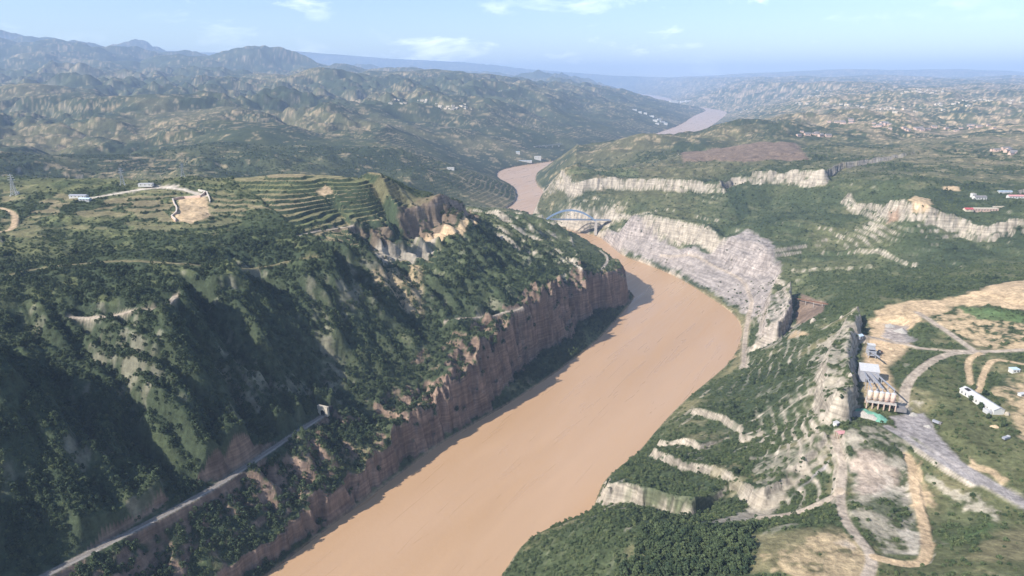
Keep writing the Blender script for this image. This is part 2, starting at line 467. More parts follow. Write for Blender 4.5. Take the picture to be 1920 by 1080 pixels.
# single hills that stand on the skyline: (px, py of the top, distance, half width, half depth)
HILLS = [(820, 116, 7600, 520, 700), (600, 118, 6200, 420, 500), (735, 130, 7600, 500, 600), (900, 134, 7900, 500, 700), (480, 132, 6800, 500, 500),
         (60, 150, 4300, 420, 420), (150, 165, 4000, 250, 300), (280, 168, 3700, 260, 260), (430, 205, 2900, 260, 200), (345, 205, 3300, 300, 300),
         (150, 280, 2100, 170, 150), (300, 270, 2300, 130, 200), (400, 262, 2350, 120, 200), (490, 225, 2700, 240, 300), (560, 262, 2450, 150, 220), (690, 255, 2700, 220, 250), (760, 240, 3000, 200, 200),
         (850, 215, 3300, 260, 260), (1030, 245, 3500, 150, 150), (960, 230, 3500, 260, 240), (1100, 215, 4200, 300, 300), (940, 342, 2330, 75, 120), (800, 300, 2250, 120, 120),
         (1250, 188, 7200, 260, 300), (1420, 175, 6200, 500, 500), (1560, 175, 7000, 500, 500)]
RANGE = [(-100, 92, 26000), (150, 95, 26000), (330, 96, 26000), (440, 101, 27000), (520, 93, 27000), (560, 97, 27000), (640, 103, 27000), (760, 112, 28000), (860, 116, 28000), (960, 126, 28000), (1040, 134, 29000), (1150, 142, 30000),
         (1260, 145, 30000), (1400, 138, 27000), (1580, 129, 26000), (1700, 131, 26000), (1800, 129, 26500), (1920, 136, 27000), (2100, 134, 27000)]
RANGE_W = [far_xyz(*q) for q in RANGE]


def far_height(X, Y, dr):
    E = tps_eval(FIT_F, X, Y)
    D = np.hypot(X, Y)
    damp = sst(0, 900, dr)
    wx = X + 90 * fbm(X, Y, 700, 2, seed=2.0); wy = Y + 90 * fbm(X, Y, 700, 2, seed=5.0)
    b = billow(wx, wy, 820, 5, 0.42, seed=1.3) - 0.25
    mtn = sst(8000, 10500, D)
    b = b * (1 - mtn) + (billow(wx, wy, 2400, 5, 0.48, seed=1.9) - 0.25) * mtn * 1.6
    right = sst(-100, 1500, X - 0.12 * Y)
    b = b + 0.62 * (billow(wx, wy, 340, 4, 0.45, seed=3.9) - 0.25) * (1 - mtn)
    amp = (270 * (1 - right) + 130 * right) * (0.45 + 0.55 * sst(1500, 5000, D)) * (1 + 0.5 * sst(8000, 12000, D) * (1 - right))
    h = E + amp * b * (0.35 + 0.65 * damp)
    lift = np.zeros(X.shape)
    for px, py, d, sw, sd in HILLS:
        x, y, z = far_xyz(px, py, d)
        g = np.exp(-((X - x) / sw) ** 2 - ((Y - y) / sd) ** 2) * (1 + 0.25 * b)
        h = h * (1 - 0.85 * g) + (z - 18) * 0.85 * g
    # distant ranges
    far = D > 16000
    if far.any():
        rx = np.array([q[0] for q in RANGE_W]); rz = np.array([q[2] for q in RANGE_W]); ry = np.array([q[1] for q in RANGE_W])
        ang = X[far] / np.maximum(Y[far], 1)
        o = np.argsort(rx / ry)
        zt = np.interp(ang, (rx / ry)[o], rz[o]); yt = np.interp(ang, (rx / ry)[o], ry[o])
        w = np.exp(-((Y[far] - yt) / 3200) ** 2)
        rough = 90 * (billow(X[far], Y[far], 2600, 4, 0.5, seed=4.4) - 0.25)
        h[far] = h[far] * (1 - w) + (zt + rough * 0.9) * w
    return h


RAIL = smooth_line(P2([(a, b, RAIL_Z) for a, b in RAIL_PX]), 2)
FLAT = []  # (line, half width, z values along the line, blend width)


def bankdist(fine, coarse, X, Y):
    d = polydist(coarse, X, Y)[0]
    n = (d < 160) & (Y < 3500)
    if n.any():
        f = np.asarray(fine); f = f[(f[:, 1] < 3800)]
        d[n] = polydist(f, X[n], Y[n])[0]
    return d


def height(X, Y, detail=True):
    """ground height above the river at world points"""
    X = np.asarray(X, float); Y = np.asarray(Y, float)
    dl = bankdist(LB, left_bank, X, Y)
    dr_ = bankdist(RB, right_bank, X, Y)
    dlw, drw = dl, dr_
    water = inpoly(RIVER, X, Y)
    left = dl < dr_
    dr = np.minimum(dl, dr_)
    D = Y
    c = cliffs_at(X, Y)
    near = np.where(left, gsample(GRID_L, X, Y), gsample(GRID_R, X, Y)) + c
    # relief of the near ground
    u = (X * 0.516 + Y * 0.857); v = (X * 0.857 - Y * 0.516)
    slopeband = sst(14, 60, near) * (1 - sst(180, 205, near)) * left * (X < 120) * (1 - 0.7 * np.exp(-((near - 62) / 7) ** 2))
    gul = np.abs(perlin(u / 42.0 + 0.6 * fbm(X, Y, 60, 2, seed=6.1), v / 170.0 + 3.3)) + 0.5 * np.abs(perlin(u / 17.0, v / 70.0 + 7.7))
    near = near + slopeband * (gul - 0.32) * 27.0
    bl = billow(X, Y, 95, 4, 0.55, seed=9.4) - 0.24
    tm0 = TERR(X, Y, left, near) if TERR else 0.0
    near = near + bl * (1 - 0.85 * tm0 * (Y < 1700)) * np.where(left, 11.0, 7.0 + 6.0 * sst(900, 1200, Y)) * sst(12, 60, near) * (0.35 + 0.65 * sst(60, 260, D - 300))
    # bedded rock: small benches
    st = 8.0
    zz = near + 2.5 * fbm(X, Y, 120, 2, seed=7.0)
    fr = zz / st - np.floor(zz / st)
    bench = (sst(0.62, 0.98, fr) - fr) * st
    bm = sst(-0.05, 0.25, fbm(X, Y, 160, 3, seed=12.0)) * np.where(left, 0.10 + 0.25 * sst(180, 210, near), 0.26 + 0.4 * sst(900, 1200, Y)) * sst(8, 20, near)
    near = near + bench * bm
    near = near + left * (1 - 0.45 * tm0) * sst(190, 206, near) * 15.0 * (billow(X, Y, 150, 3, 0.5, seed=15.5) - 0.25)
    # blend into the far country
    right_w = sst(-80, 200, X)
    a = 1290 + (2150 - 1290) * right_w; b = 1640 + (2750 - 1640) * right_w
    wn = (1 - sst(0, 1, (D - a) / (b - a))) * (1 - sst(1250, 1650, -X)) * (1 - sst(1700, 2200, X))
    wn = np.where(left & (X > -80), 1 - sst(1640, 1850, D), wn)
    f = far_height(X, Y, dr)
    z = near * wn + f * (1 - wn)
    # terraced fields
    ts = 4.6
    tz = z + 2.6 * fbm(X, Y, 70, 3, seed=14.0)
    tf = tz / ts - np.floor(tz / ts)
    tmask = TERR(X, Y, left, z) if TERR else 0.0
    z = z + (sst(0.72, 1.0, tf) - tf) * ts * tmask
    # river walls
    n1 = fbm(X, Y, 34, 3, 0.55, seed=21.0); n2 = fbm(X, Y, 11, 2, seed=22.0); n3 = fbm(X, Y, 420, 3, seed=23.0)
    dl = dlw; dr_ = drw; dr = np.minimum(dl, dr_)
    cliffy = sst(380, 480, Y) * 0 + 1.0
    wf = np.interp(Y, APRON_Y, APRON_W)
    ap = np.minimum(dl * 0.5, 3 + 0.22 * wf)
    wf = np.maximum(wf * (1 + 0.6 * fbm(X, Y, 90, 2, seed=20.0)) + 11 * n1 + 5.0 * n2 - 2, 1.5)
    wz = np.clip(dl - wf, 0, None) * 4.2
    wb = wz / 17.0 + 0.9 * fbm(X, Y, 70, 2, seed=24.0) + 0.4 * n2
    wz = wz + 0.75 * 17.0 * (sst(0.30, 0.95, wb - np.floor(wb)) - (wb - np.floor(wb)))
    wall_l = ap + np.maximum(wz, 0)
    nearR = (1 - sst(1300, 1700, Y))
    wf_r = 3 + 2 * n1
    wall_r = dr_ * 0.8 + np.clip(dr_ - wf_r, 0, None) * 1.6
    farw = 4 + (0.24 + np.where(left, 0.14, 0.55) * (1 - sst(2600, 4000, Y)) + 0.10 * n3) * dr
    wall_l = np.where(Y < 1900, wall_l, farw); wall_r = np.where(Y < 2200, wall_r, farw)
    z = z + left * (Y < 1300) * np.exp(-((dl - wf - 18) / 26.0) ** 2) * np.minimum(30.0 * n1 + 12.0 * n2 + 26.0 * fbm(X, Y, 105, 2, seed=26.0), 4.0) * sst(20, 45, z)
    z = np.minimum(z, np.where(left, wall_l, wall_r))
    z = np.maximum(z, 0.3 + 0.02 * dr)
    # beds of the railway and roads
    for line, hw, zs, bw in FLAT:
        lo = line.min(0) - hw - bw; hi = line.max(0) + hw + bw
        sel = (X > lo[0]) & (X < hi[0]) & (Y > lo[1]) & (Y < hi[1])
        if sel.any():
            d, s, ar, tot = polydist(line, X[sel], Y[sel])
            zl_ = np.interp(ar, np.linspace(0, tot, len(zs)), zs)
            w = 1 - sst(hw, hw + bw, d)
            z[sel] = z[sel] * (1 - w) + zl_ * w
    z = np.where(water, -3.0 - 0.05 * np.minimum(dr, 60), z)
    return z


TERR = None
FLAT.append((RAIL, 3.6, [RAIL_Z, RAIL_Z], 3.0))

# ------------------------------------------------------------------ terraced fields: where they lie
TERRACE_PX = [([(430, 332), (560, 326), (700, 336), (800, 362), (826, 376), (760, 392), (640, 396), (560, 388), (500, 372), (440, 350)], 232, 1.0),
              ([(0, 335), (200, 322), (330, 330), (440, 350), (560, 400), (440, 412), (250, 420), (0, 440)], 222, 0.7)]
TERRACE_W = [(np.array([un(a, b, z) for a, b in p]), s) for p, z, s in TERRACE_PX]


def TERR(X, Y, left, z):
    m = np.zeros(X.shape)
    for poly, s in TERRACE_W:
        m = np.maximum(m, inpoly(poly, X + 10 * fbm(X, Y, 60, 2, seed=30.0), Y) * (s if s > 0.9 else s * sst(0.0, 0.22, fbm(X, Y, 130, 3, seed=33.0) + 0.05)))
    far = sst(1700, 2300, Y) * sst(0.0, 0.3, fbm(X, Y, 900, 3, seed=31.0)) * 0.8
    return np.maximum(m, far)


# ------------------------------------------------------------------ ground sheet: rows by distance, columns by bearing
def geo(a, b, q):
    n = max(2, int(math.log(b / a) / q))
    return list(a * (b / a) ** (np.arange(n) / n))


RR = np.array(geo(140, 380, 0.006) + geo(380, 1300, 0.0024) + geo(1300, 2600, 0.0034) + geo(2600, 9000, 0.0052) + geo(9000, 42000, 0.0115) + [42000.0])
TH = np.concatenate([np.linspace(-1.08, -0.70, 50)[:-1], np.linspace(-0.70, 0.70, 900), np.linspace(0.70, 1.08, 50)[1:]])
NR, NC = len(RR), len(TH)
RG, TG = np.meshgrid(RR, TH, indexing='ij')
XG = RG * np.sin(TG); YG = RG * np.cos(TG)
print('grid', NR, NC, NR * NC, time.time() - T0)
ZG = height(XG.ravel(), YG.ravel()).reshape(NR, NC)
print('height', time.time() - T0)


def grid_idx(x, y):
    r = np.hypot(x, y); th = np.arctan2(x, y)
    fi = np.interp(r, RR, np.arange(NR)); fj = np.interp(th, TH, np.arange(NC))
    return fi, fj


def bil(A, fi, fj):
    i = np.clip(fi.astype(int), 0, NR - 2); j = np.clip(fj.astype(int), 0, NC - 2)
    a = fi - i; b = fj - j
    return (A[i, j] * (1 - a) * (1 - b) + A[i + 1, j] * a * (1 - b) + A[i, j + 1] * (1 - a) * b + A[i + 1, j + 1] * a * b)


def ground(x, y):
    x = np.atleast_1d(np.asarray(x, float)); y = np.atleast_1d(np.asarray(y, float))
    fi, fj = grid_idx(x, y)
    return bil(ZG, fi, fj)


def gz(x, y):
    return float(ground(x, y)[0])


def hit(px, py):
    """first ground point on a sight line"""
    d = ray(px, py)
    hl = math.hypot(d[0], d[1])
    t = RR / hl
    fj = np.interp(math.atan2(d[0], d[1]), TH, np.arange(NC))
    j = int(min(fj, NC - 2)); b = fj - j
    prof = ZG[:, j] * (1 - b) + ZG[:, j + 1] * b
    prof = np.maximum(prof, 0.0)
    dz = CAM_H + d[2] * t - prof
    k = np.where((dz[:-1] > 0) & (dz[1:] <= 0))[0]
    if len(k) == 0:
        k0 = NR - 2; f = 1.0
    else:
        k0 = k[0]; f = dz[k0] / (dz[k0] - dz[k0 + 1])
    tt = t[k0] + (t[k0 + 1] - t[k0]) * f
    return (d[0] * tt, d[1] * tt, CAM_H + d[2] * tt)


def H(pts):
    return np.array([hit(*p)[:2] for p in pts])


def flatten(line, hw, bw, smooth=9, z=None):
    """cut a bed of even grade along a ground line into the ground sheet"""
    global ZG
    line = np.asarray(line)
    seg = np.concatenate([[0], np.cumsum(np.linalg.norm(np.diff(line, axis=0), axis=1))])
    ss = np.linspace(0, seg[-1], max(6, int(seg[-1] / 6)))
    lx = np.interp(ss, seg, line[:, 0]); ly = np.interp(ss, seg, line[:, 1])
    zs = ground(lx, ly) if z is None else np.full(len(ss), float(z))
    k = min(smooth, len(zs) // 2) * 2 + 1
    zp = np.pad(zs, (k // 2, k // 2), mode='edge')
    zs = np.convolve(zp, np.ones(k) / k, 'valid')
    lo = line.min(0) - hw - bw; hi = line.max(0) + hw + bw
    sel = (XG > lo[0]) & (XG < hi[0]) & (YG > lo[1]) & (YG < hi[1])
    d, s, ar, tot = polydist(np.stack([lx, ly], 1), XG[sel], YG[sel])
    w = 1 - sst(hw, hw + bw, d)
    ZG[sel] = ZG[sel] * (1 - w) + np.interp(ar, np.linspace(0, tot, len(zs)), zs) * w
    return np.stack([lx, ly], 1), zs


def level(poly, z, bw=8.0):
    """level a building pad"""
    poly = np.asarray(poly)
    lo = poly.min(0) - bw; hi = poly.max(0) + bw
    sel = (XG > lo[0]) & (XG < hi[0]) & (YG > lo[1]) & (YG < hi[1])
    x = XG[sel]; y = YG[sel]
    ins = inpoly(poly, x, y)
    d = polydist(np.vstack([poly, poly[:1]]), x, y)[0]
    w = np.where(ins, 1.0, 1 - sst(0, bw, d))
    ZG[sel] = ZG[sel] * (1 - w) + z * w

# ------------------------------------------------------------------ roads and pads cut into the ground
ROADS = []  # (line, half width, colour key)


def road(px, hw, key, bw=3.0, smooth=6):
    ln = smooth_line(H(px), 2)
    l2, zs = flatten(ln, hw, bw, smooth)
    ROADS.append((l2, hw, key))


PADS = []


def pad(px, key, z=None, bw=8.0, edge=5.0):
    poly = H(px)
    if z is not None:
        level(poly, z, bw)
    PADS.append((poly, key, edge))


# works yard and stockpile floor
pad([(1612, 642), (1630, 600), (1690, 600), (1720, 640), (1700, 665), (1672, 690), (1690, 730), (1690, 765), (1650, 770), (1618, 760), (1614, 700)], 'soil', 109.0, 14, 10)
pad([(1664, 778), (1735, 764), (1752, 790), (1800, 860), (1812, 895), (1780, 870), (1720, 830), (1680, 815)], 'gravel', 104.0, 10, 4)
road([(1990, 985), (1915, 942), (1840, 900), (1790, 865), (1735, 825)], 5.5, 'gravel')
road([(1665, 800), (1720, 835), (1770, 868), (1830, 905)], 3.5, 'gravel')
road([(1693, 770), (1696, 735), (1705, 710), (1745, 676), (1790, 660), (1838, 662)], 4.0, 'road')
road([(1600, 612), (1680, 640), (1740, 655), (1830, 660), (1920, 655), (1980, 655)], 3.5, 'road')
road([(1830, 660), (1790, 632), (1745, 600), (1720, 586)], 3.5, 'road')
road([(1838, 662), (1812, 675), (1820, 720)], 2.5, 'soil')
road([(1990, 690), (1900, 680), (1860, 672), (1842, 705), (1835, 735)], 2.5, 'soil')
road([(1620, 1092), (1640, 1050), (1610, 1010), (1582, 975), (1572, 930), (1582, 880), (1570, 835), (1566, 815)], 3.2, 'road')
road([(1640, 1045), (1700, 1058), (1740, 1050), (1735, 985), (1715, 930), (1712, 870), (1700, 850)], 3.0, 'soil')
road([(1425, 975), (1500, 960), (1555, 935), (1572, 920)], 2.2, 'road')
# riverside road under the grey wall
road([(1395, 690), (1396, 640), (1402, 600), (1412, 560), (1395, 525), (1355, 505), (1320, 487), (1240, 478)], 3.0, 'road')
# plateau tracks on the left
road([(170, 372), (220, 362), (262, 354), (310, 348), (350, 356), (385, 368)], 4.5, 'pale')
road([(250, 358), (290, 350), (330, 348)], 5.0, 'pale')
road([(0, 390), (25, 398), (30, 410), (22, 430), (0, 436)], 3.5, 'soil')
road([(560, 440), (600, 430), (660, 424)], 2.5, 'road')
road([(130, 590), (240, 586), (300, 570), (330, 552)], 3.0, 'road')
road([(0, 520), (80, 500), (180, 492), (280, 492), (400, 496), (520, 490), (600, 478)], 3.0, 'dry')
road([(835, 600), (900, 590), (980, 575)], 2.0, 'road')
road([(1040, 470), (1070, 490), (1090, 505)], 1.8, 'pale')
road([(1125, 470), (1143, 485), (1128, 505)], 2.2, 'road')

# ------------------------------------------------------------------ slope and colour of the ground
dzr = np.gradient(ZG, axis=0) / np.gradient(RG, axis=0)
dzt = np.gradient(ZG, axis=1) / (RG * np.gradient(TG, axis=1))
SLOPE = np.hypot(dzr, dzt)
X, Y, Z = XG, YG, ZG
DIST = RG
dlB = bankdist(LB, left_bank, X, Y)
drB = bankdist(RB, right_bank, X, Y)
LEFT = dlB < drB
DRIV = np.minimum(dlB, drB)
del dlB, drB
print('slope', time.time() - T0)
PAL = dict(forest=(0.042, 0.060, 0.034), scrub=(0.070, 0.090, 0.044), grass=(0.112, 0.120, 0.058), dry=(0.195, 0.172, 0.095), rock=(0.370, 0.325, 0.265),
           pinkrock=(0.225, 0.160, 0.122), greyrock=(0.325, 0.285, 0.265), soil=(0.520, 0.385, 0.245), gravel=(0.330, 0.300, 0.290), road=(0.420, 0.350, 0.280), pale=(0.560, 0.490, 0.410),
           meadow=(0.090, 0.135, 0.055), crop=(0.150, 0.165, 0.070), red=(0.300, 0.190, 0.130))
PAL = {k: np.array(v, np.float32) for k, v in PAL.items()}
COL = np.zeros(X.shape + (3,), np.float32)


def mix(w, c):
    global COL
    w = np.clip(w, 0, 1).astype(np.float32)[..., None]
    COL = COL * (1 - w) + (PAL[c] if isinstance(c, str) else np.asarray(c, np.float32)) * w


nA = fbm(X, Y, 260, 4, 0.55, seed=40.0)
nB = fbm(X, Y, 60, 4, 0.6, seed=41.0)
nC = fbm(X, Y, 16, 3, 0.6, seed=42.0)
nE = fbm(X, Y, 5.5, 3, 0.65, seed=44.0)
nD = fbm(X, Y, 1300, 4, 0.55, seed=43.0)
COL[:] = PAL['scrub']
mix(sst(-0.05, 0.3, nA + 0.5 * nB), 'grass')
mix(sst(0.1, 0.4, nB + 0.5 * nC) * 0.7, 'dry')
mix(sst(0.0, 0.3, -nA + 0.4 * nC) * 0.8, 'forest')
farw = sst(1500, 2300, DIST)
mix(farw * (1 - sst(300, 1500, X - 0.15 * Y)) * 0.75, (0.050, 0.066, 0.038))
mix(farw * sst(-0.1, 0.3, nA) * 0.4, 'grass')
# far country: greens, ploughed and bare terraces
ts = 6.5
tz = Z / ts + 0.8 * fbm(X, Y, 200, 2, seed=45.0)
tl = sst(0.70, 0.9, tz - np.floor(tz))
mix(farw * sst(0.05, 0.45, nD + 0.5 * nA) * 0.45, 'dry')
mix(farw * tl * sst(0.0, 0.25, fbm(X, Y, 700, 3, seed=46.0) + 0.3 * nB) * 0.42, 'soil')
mix(farw * sst(0.24, 0.40, nB + 0.6 * nC + 0.3 * nD) * 0.36, 'soil')
rightfar = farw * sst(300, 1500, X - 0.15 * Y)
mix(rightfar * sst(0.0, 0.3, nA + 0.6 * nB) * 0.55, (0.30, 0.23, 0.17))
mix(rightfar * sst(0.12, 0.3, nC + 0.5 * nB) * 0.6, 'soil')
# left valley side: forest
lf = LEFT & (Z > 40) & (Z < 200) & (Y < 1150) & (X < 80)
mix(lf * 0.75 * sst(-0.35, 0.05, nB + 0.2), 'forest')
plat = LEFT & (Z > 188) & (Y < 1500)
mix(plat * 0.55 * sst(-0.2, 0.3, nA), 'grass')
mix(plat * 0.5 * sst(0.05, 0.3, nB), 'crop')
head = LEFT & (X > -200) & (Y > 900) & (Y < 1700)
mix(head * 0.7 * sst(-0.3, 0.2, nB), 'scrub')
rp = (~LEFT) & (Y > 900) & (Y < 2600) & (X > 300)
mix(rp * 0.5 * sst(-0.2, 0.3, nB), 'scrub')
# strips of the terraces
for poly, s in TERRACE_W:
    m = inpoly(poly, X + 10 * fbm(X, Y, 60, 2, seed=30.0), Y)
    if s < 0.9:
        m = m & (fbm(X, Y, 130, 3, seed=33.0) > 0.0)
    tzz = (Z + 2.6 * fbm(X, Y, 70, 3, seed=14.0)) / 4.6
    band = np.floor(tzz)
    hsh = np.abs(np.sin(band * 12.9898 + np.floor(X / 90) * 3.1)) % 1
    c = PAL['crop'] * (1 - hsh[..., None]) + (0.6 * PAL['dry'] + 0.4 * PAL['soil']) * hsh[..., None]
    fl = sst(0.42, 0.22, SLOPE)
    mix(m * s * (1 - fl) * 0.9, 'forest')
    COL = np.where(m[..., None], COL * (1 - 0.85 * s * fl[..., None]) + c * 0.85 * s * fl[..., None], COL).astype(np.float32)

# bare rock where it is too steep for soil
tmsk = np.zeros(X.shape)
for poly, s in TERRACE_W:
    tmsk = np.maximum(tmsk, inpoly(poly, X, Y) * 1.0)
rk = (1 - tmsk) * sst(0.85, 1.5, SLOPE + 0.55 * nC + 0.35 * nB + 0.25 * nE) * (DIST < 2600)
leftcliff = LEFT & (DRIV < 75) & (Y < 1500)
rock_col = np.where(leftcliff[..., None], PAL['pinkrock'], PAL['rock']).astype(np.float32)
lfw = np.where(lf & ~leftcliff, 0.30 * sst(0.12, 0.35, nB + 0.4 * nC) + 0.02, 1.0)
w = (rk * lfw)[..., None].astype(np.float32)
COL = COL * (1 - w) + rock_col * w
ROCK = rk * lfw
mix((DIST >= 2600) * sst(0.9, 1.5, SLOPE + 0.5 * nB) * 0.3, (0.30, 0.26, 0.22))


def paint(px, key, wgt=1.0, edge=8.0, noise=6.0, rockness=None, broken=0.0):
    poly = H(px)
    lo = poly.min(0) - 30; hi = poly.max(0) + 30
    sel = (X > lo[0]) & (X < hi[0]) & (Y > lo[1]) & (Y < hi[1])
    x = X[sel] + noise * nC[sel] * 2; y = Y[sel] + noise * nB[sel] * 2
    ins = inpoly(poly, x, y)
    d = polydist(np.vstack([poly, poly[:1]]), x, y)[0]
    wv = np.where(ins, sst(0, edge, d), 0) * wgt
    if broken:
        wv = wv * sst(-broken, broken * 0.3, nC[sel] + 0.5 * nB[sel] + 0.5 * nE[sel])
    W_ = np.zeros(X.shape); W_[sel] = wv
    mix(W_, key)
    if rockness is not None:
        ROCK[sel] = np.maximum(ROCK[sel], wv * rockness)


def strip(px, key, hw, wgt=1.0, broken=0.0):
    ln = smooth_line(H(px), 2)
    lo = ln.min(0) - hw - 5; hi = ln.max(0) + hw + 5
    sel = (X > lo[0]) & (X < hi[0]) & (Y > lo[1]) & (Y < hi[1])
    d = polydist(ln, X[sel], Y[sel])[0]
    wv = sst(hw * 1.3, hw * 0.6, d) * wgt
    if broken:
        wv = wv * sst(-broken, broken, nC[sel] + 0.5 * nB[sel])
    W_ = np.zeros(X.shape); W_[sel] = wv
    mix(W_, key)


# grey gorge wall, ravine, mesa rims
paint([(1070, 425), (1140, 430), (1240, 442), (1320, 470), (1360, 445), (1400, 424), (1448, 450), (1470, 500), (1440, 560), (1415, 600), (1372, 575), (1330, 545), (1260, 508), (1170, 476), (1110, 455)], 'greyrock', 0.92, 10, 6, 0.8)
paint([(1500, 548), (1555, 566), (1545, 585), (1500, 610), (1488, 600)], 'pinkrock', 0.9, 4, 2, 0.3)
paint([(1490, 618), (1520, 628), (1470, 640)], 'soil', 0.8, 3, 2)
paint([(1420, 545), (1480, 545), (1485, 600), (1470, 645), (1415, 650)], 'greyrock', 0.6, 8, 5, 0.8, 0.3)
paint([(1200, 488), (1330, 545), (1385, 580), (1410, 600), (1400, 680), (1360, 700), (1390, 640), (1375, 585), (1260, 512)], 'dry', 0.7, 4, 3)
paint([(1060, 318), (1200, 312), (1200, 332), (1060, 334)], 'meadow', 0.4, 8, 6)
paint([(1270, 288), (1330, 276), (1500, 270), (1520, 300), (1400, 306), (1280, 305)], 'pinkrock', 0.85, 12, 10)
# eroded pale face on the headland
paint([(698, 500), (800, 500), (800, 600), (770, 590), (700, 550)], 'soil', 0.55, 8, 6, 0.3, 0.3)
paint([(560, 440), (660, 420), (735, 425), (740, 460), (700, 475), (690, 445)], 'pinkrock', 0.6, 6, 5)
paint([(745, 392), (880, 388), (905, 408), (850, 432), (750, 448)], 'pinkrock', 0.75, 6, 5, 0.8)
paint([(760, 440), (860, 425), (905, 412), (900, 420), (870, 438), (780, 452)], 'soil', 0.9, 4, 3)
paint([(700, 455), (760, 462), (800, 452), (835, 455), (820, 470), (740, 495), (700, 485)], 'rock', 0.85, 5, 4, 0.5)
paint([(750, 452), (850, 440), (840, 462), (760, 468)], 'crop', 0.8, 5, 4)
# pale edges of the rock beds on the near right bank
zb = Z / 8.0 + 0.3125 * fbm(X, Y, 120, 2, seed=7.0)
lm = (~LEFT) & (Y < 1000) & (Z > 8) & (Z < 128) & (X < 420)
edge_l = sst(0.55, 0.7, zb - np.floor(zb)) * sst(1.0, 0.9, zb - np.floor(zb))
mix(lm * edge_l * sst(0.0, 0.22, 1.4 * fbm(X, Y, 60, 3, seed=62.0) + 0.6 * nC + 0.3 * nE - 0.02) * sst(0.2, 0.5, SLOPE) * 0.55, 'rock')
# gully behind the mesa nose: dark forest colour put in to deepen its shadow
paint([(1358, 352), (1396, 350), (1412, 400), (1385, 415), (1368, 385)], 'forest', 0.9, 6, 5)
# works
for poly, key, edge in PADS:
    lo = poly.min(0) - 30; hi = poly.max(0) + 30
    sel = (X > lo[0]) & (X < hi[0]) & (Y > lo[1]) & (Y < hi[1])
    x = X[sel] + 5 * nC[sel]; y = Y[sel] + 5 * nB[sel]
    W_ = np.zeros(X.shape)
    W_[sel] = np.where(inpoly(poly, x, y), sst(0, edge, polydist(np.vstack([poly, poly[:1]]), x, y)[0]), 0)
    mix(W_, key)
paint([(1620, 600), (1660, 575), (1720, 560), (1800, 555), (1850, 535), (1920, 525), (1990, 520), (1990, 600), (1920, 585), (1800, 572), (1760, 590), (1720, 612), (1640, 640)], 'soil', 0.92, 8, 8)
paint([(1720, 575), (1800, 575), (1920, 605), (1990, 620), (1990, 660), (1850, 655), (1760, 610)], 'soil', 0.75, 8, 8, None, 0.3)
paint([(1655, 605), (1700, 605), (1720, 640), (1690, 650), (1650, 630)], 'gravel', 0.8, 6, 4)
paint([(1790, 574), (1920, 585), (1990, 590), (1990, 612), (1920, 608), (1830, 600)], 'meadow', 0.95, 5, 3)
paint([(1720, 690), (1790, 680), (1880, 790), (1920, 850), (1920, 920), (1850, 890), (1780, 820), (1740, 740)], 'grass', 0.85, 8, 8)
paint([(1860, 730), (1920, 690), (1990, 700), (1990, 850), (1920, 830), (1880, 780)], 'soil', 0.7, 8, 8, None, 0.4)
paint([(1580, 810), (1660, 800), (1720, 850), (1740, 960), (1720, 1040), (1650, 1050), (1590, 960)], 'rock', 0.7, 8, 8, None, 0.35)
paint([(1600, 950), (1680, 905), (1720, 960), (1690, 985)], 'scrub', 0.8, 5, 5)
paint([(1590, 840), (1650, 845), (1690, 880), (1660, 930), (1600, 930)], (0.40, 0.32, 0.26), 0.8, 8, 8)
paint([(1740, 900), (1800, 930), (1890, 970), (1880, 1010), (1810, 1040), (1740, 1000)], 'scrub', 0.7, 10, 8)
paint([(1790, 990), (1850, 960), (1880, 985), (1830, 1035), (1790, 1020)], 'meadow', 0.9, 8, 8)
paint([(1400, 1000), (1560, 985), (1630, 1020), (1620, 1090), (1400, 1090)], 'dry', 0.85, 10, 10)
paint([(1860, 1000), (1990, 950), (1990, 1060), (1880, 1060), (1800, 1050)], 'dry', 0.85, 10, 10)
paint([(1555, 1015), (1590, 1008), (1615, 1025), (1600, 1035)], 'pale', 0.8, 4, 3)
paint([(1690, 985), (1735, 1000), (1735, 1045), (1690, 1040)], 'pale', 0.7, 4, 4)
paint([(1815, 850), (1900, 900), (1890, 915), (1820, 880)], 'soil', 0.85, 4, 4)
# near hill: dark wood on its crown, bright scrub towards the river
paint([(1160, 960), (1300, 970), (1410, 985), (1405, 1100), (1180, 1100), (1220, 1010)], 'forest', 0.9, 10, 10)
paint([(1000, 1000), (1160, 965), (1200, 1010), (1170, 1100), (960, 1100)], 'scrub', 0.85, 8, 8)
paint([(1130, 890), (1230, 870), (1300, 905), (1400, 950), (1370, 980), (1280, 965), (1180, 935)], 'scrub', 0.85, 8, 6)
paint([(1290, 760), (1400, 700), (1500, 690), (1530, 720), (1400, 800), (1380, 800)], 'forest', 0.55, 8, 8)
for ln in [[(1386, 806), (1440, 765), (1505, 721)], [(1390, 822), (1460, 775), (1520, 735)], [(1400, 838), (1470, 795), (1530, 760)]]:
    strip(ln, 'rock', 1.6, 0.9, 0.25)
paint([(1310, 985), (1425, 972), (1490, 920), (1560, 840), (1530, 840), (1440, 920), (1400, 950)], 'rock', 0.85, 5, 5)
paint([(1440, 965), (1480, 935), (1560, 850), (1555, 875), (1500, 925)], 'gravel', 0.85, 3, 2)
paint([(1525, 650), (1560, 625), (1600, 600), (1612, 640), (1608, 720), (1590, 790), (1530, 790), (1522, 740)], 'rock', 0.75, 6, 8, 0.8, 0.16)
paint([(1560, 985), (1640, 1030), (1640, 1090), (1500, 1090), (1420, 1040)], 'soil', 0.55, 6, 10, None, 0.35)
paint([(1740, 880), (1790, 905), (1890, 960), (1890, 985), (1780, 940), (1735, 905)], 'pale', 0.5, 5, 8, None, 0.35)
paint([(1715, 850), (1735, 880), (1745, 960), (1760, 1040), (1735, 1045), (1718, 960)], 'soil', 0.9, 4, 5)
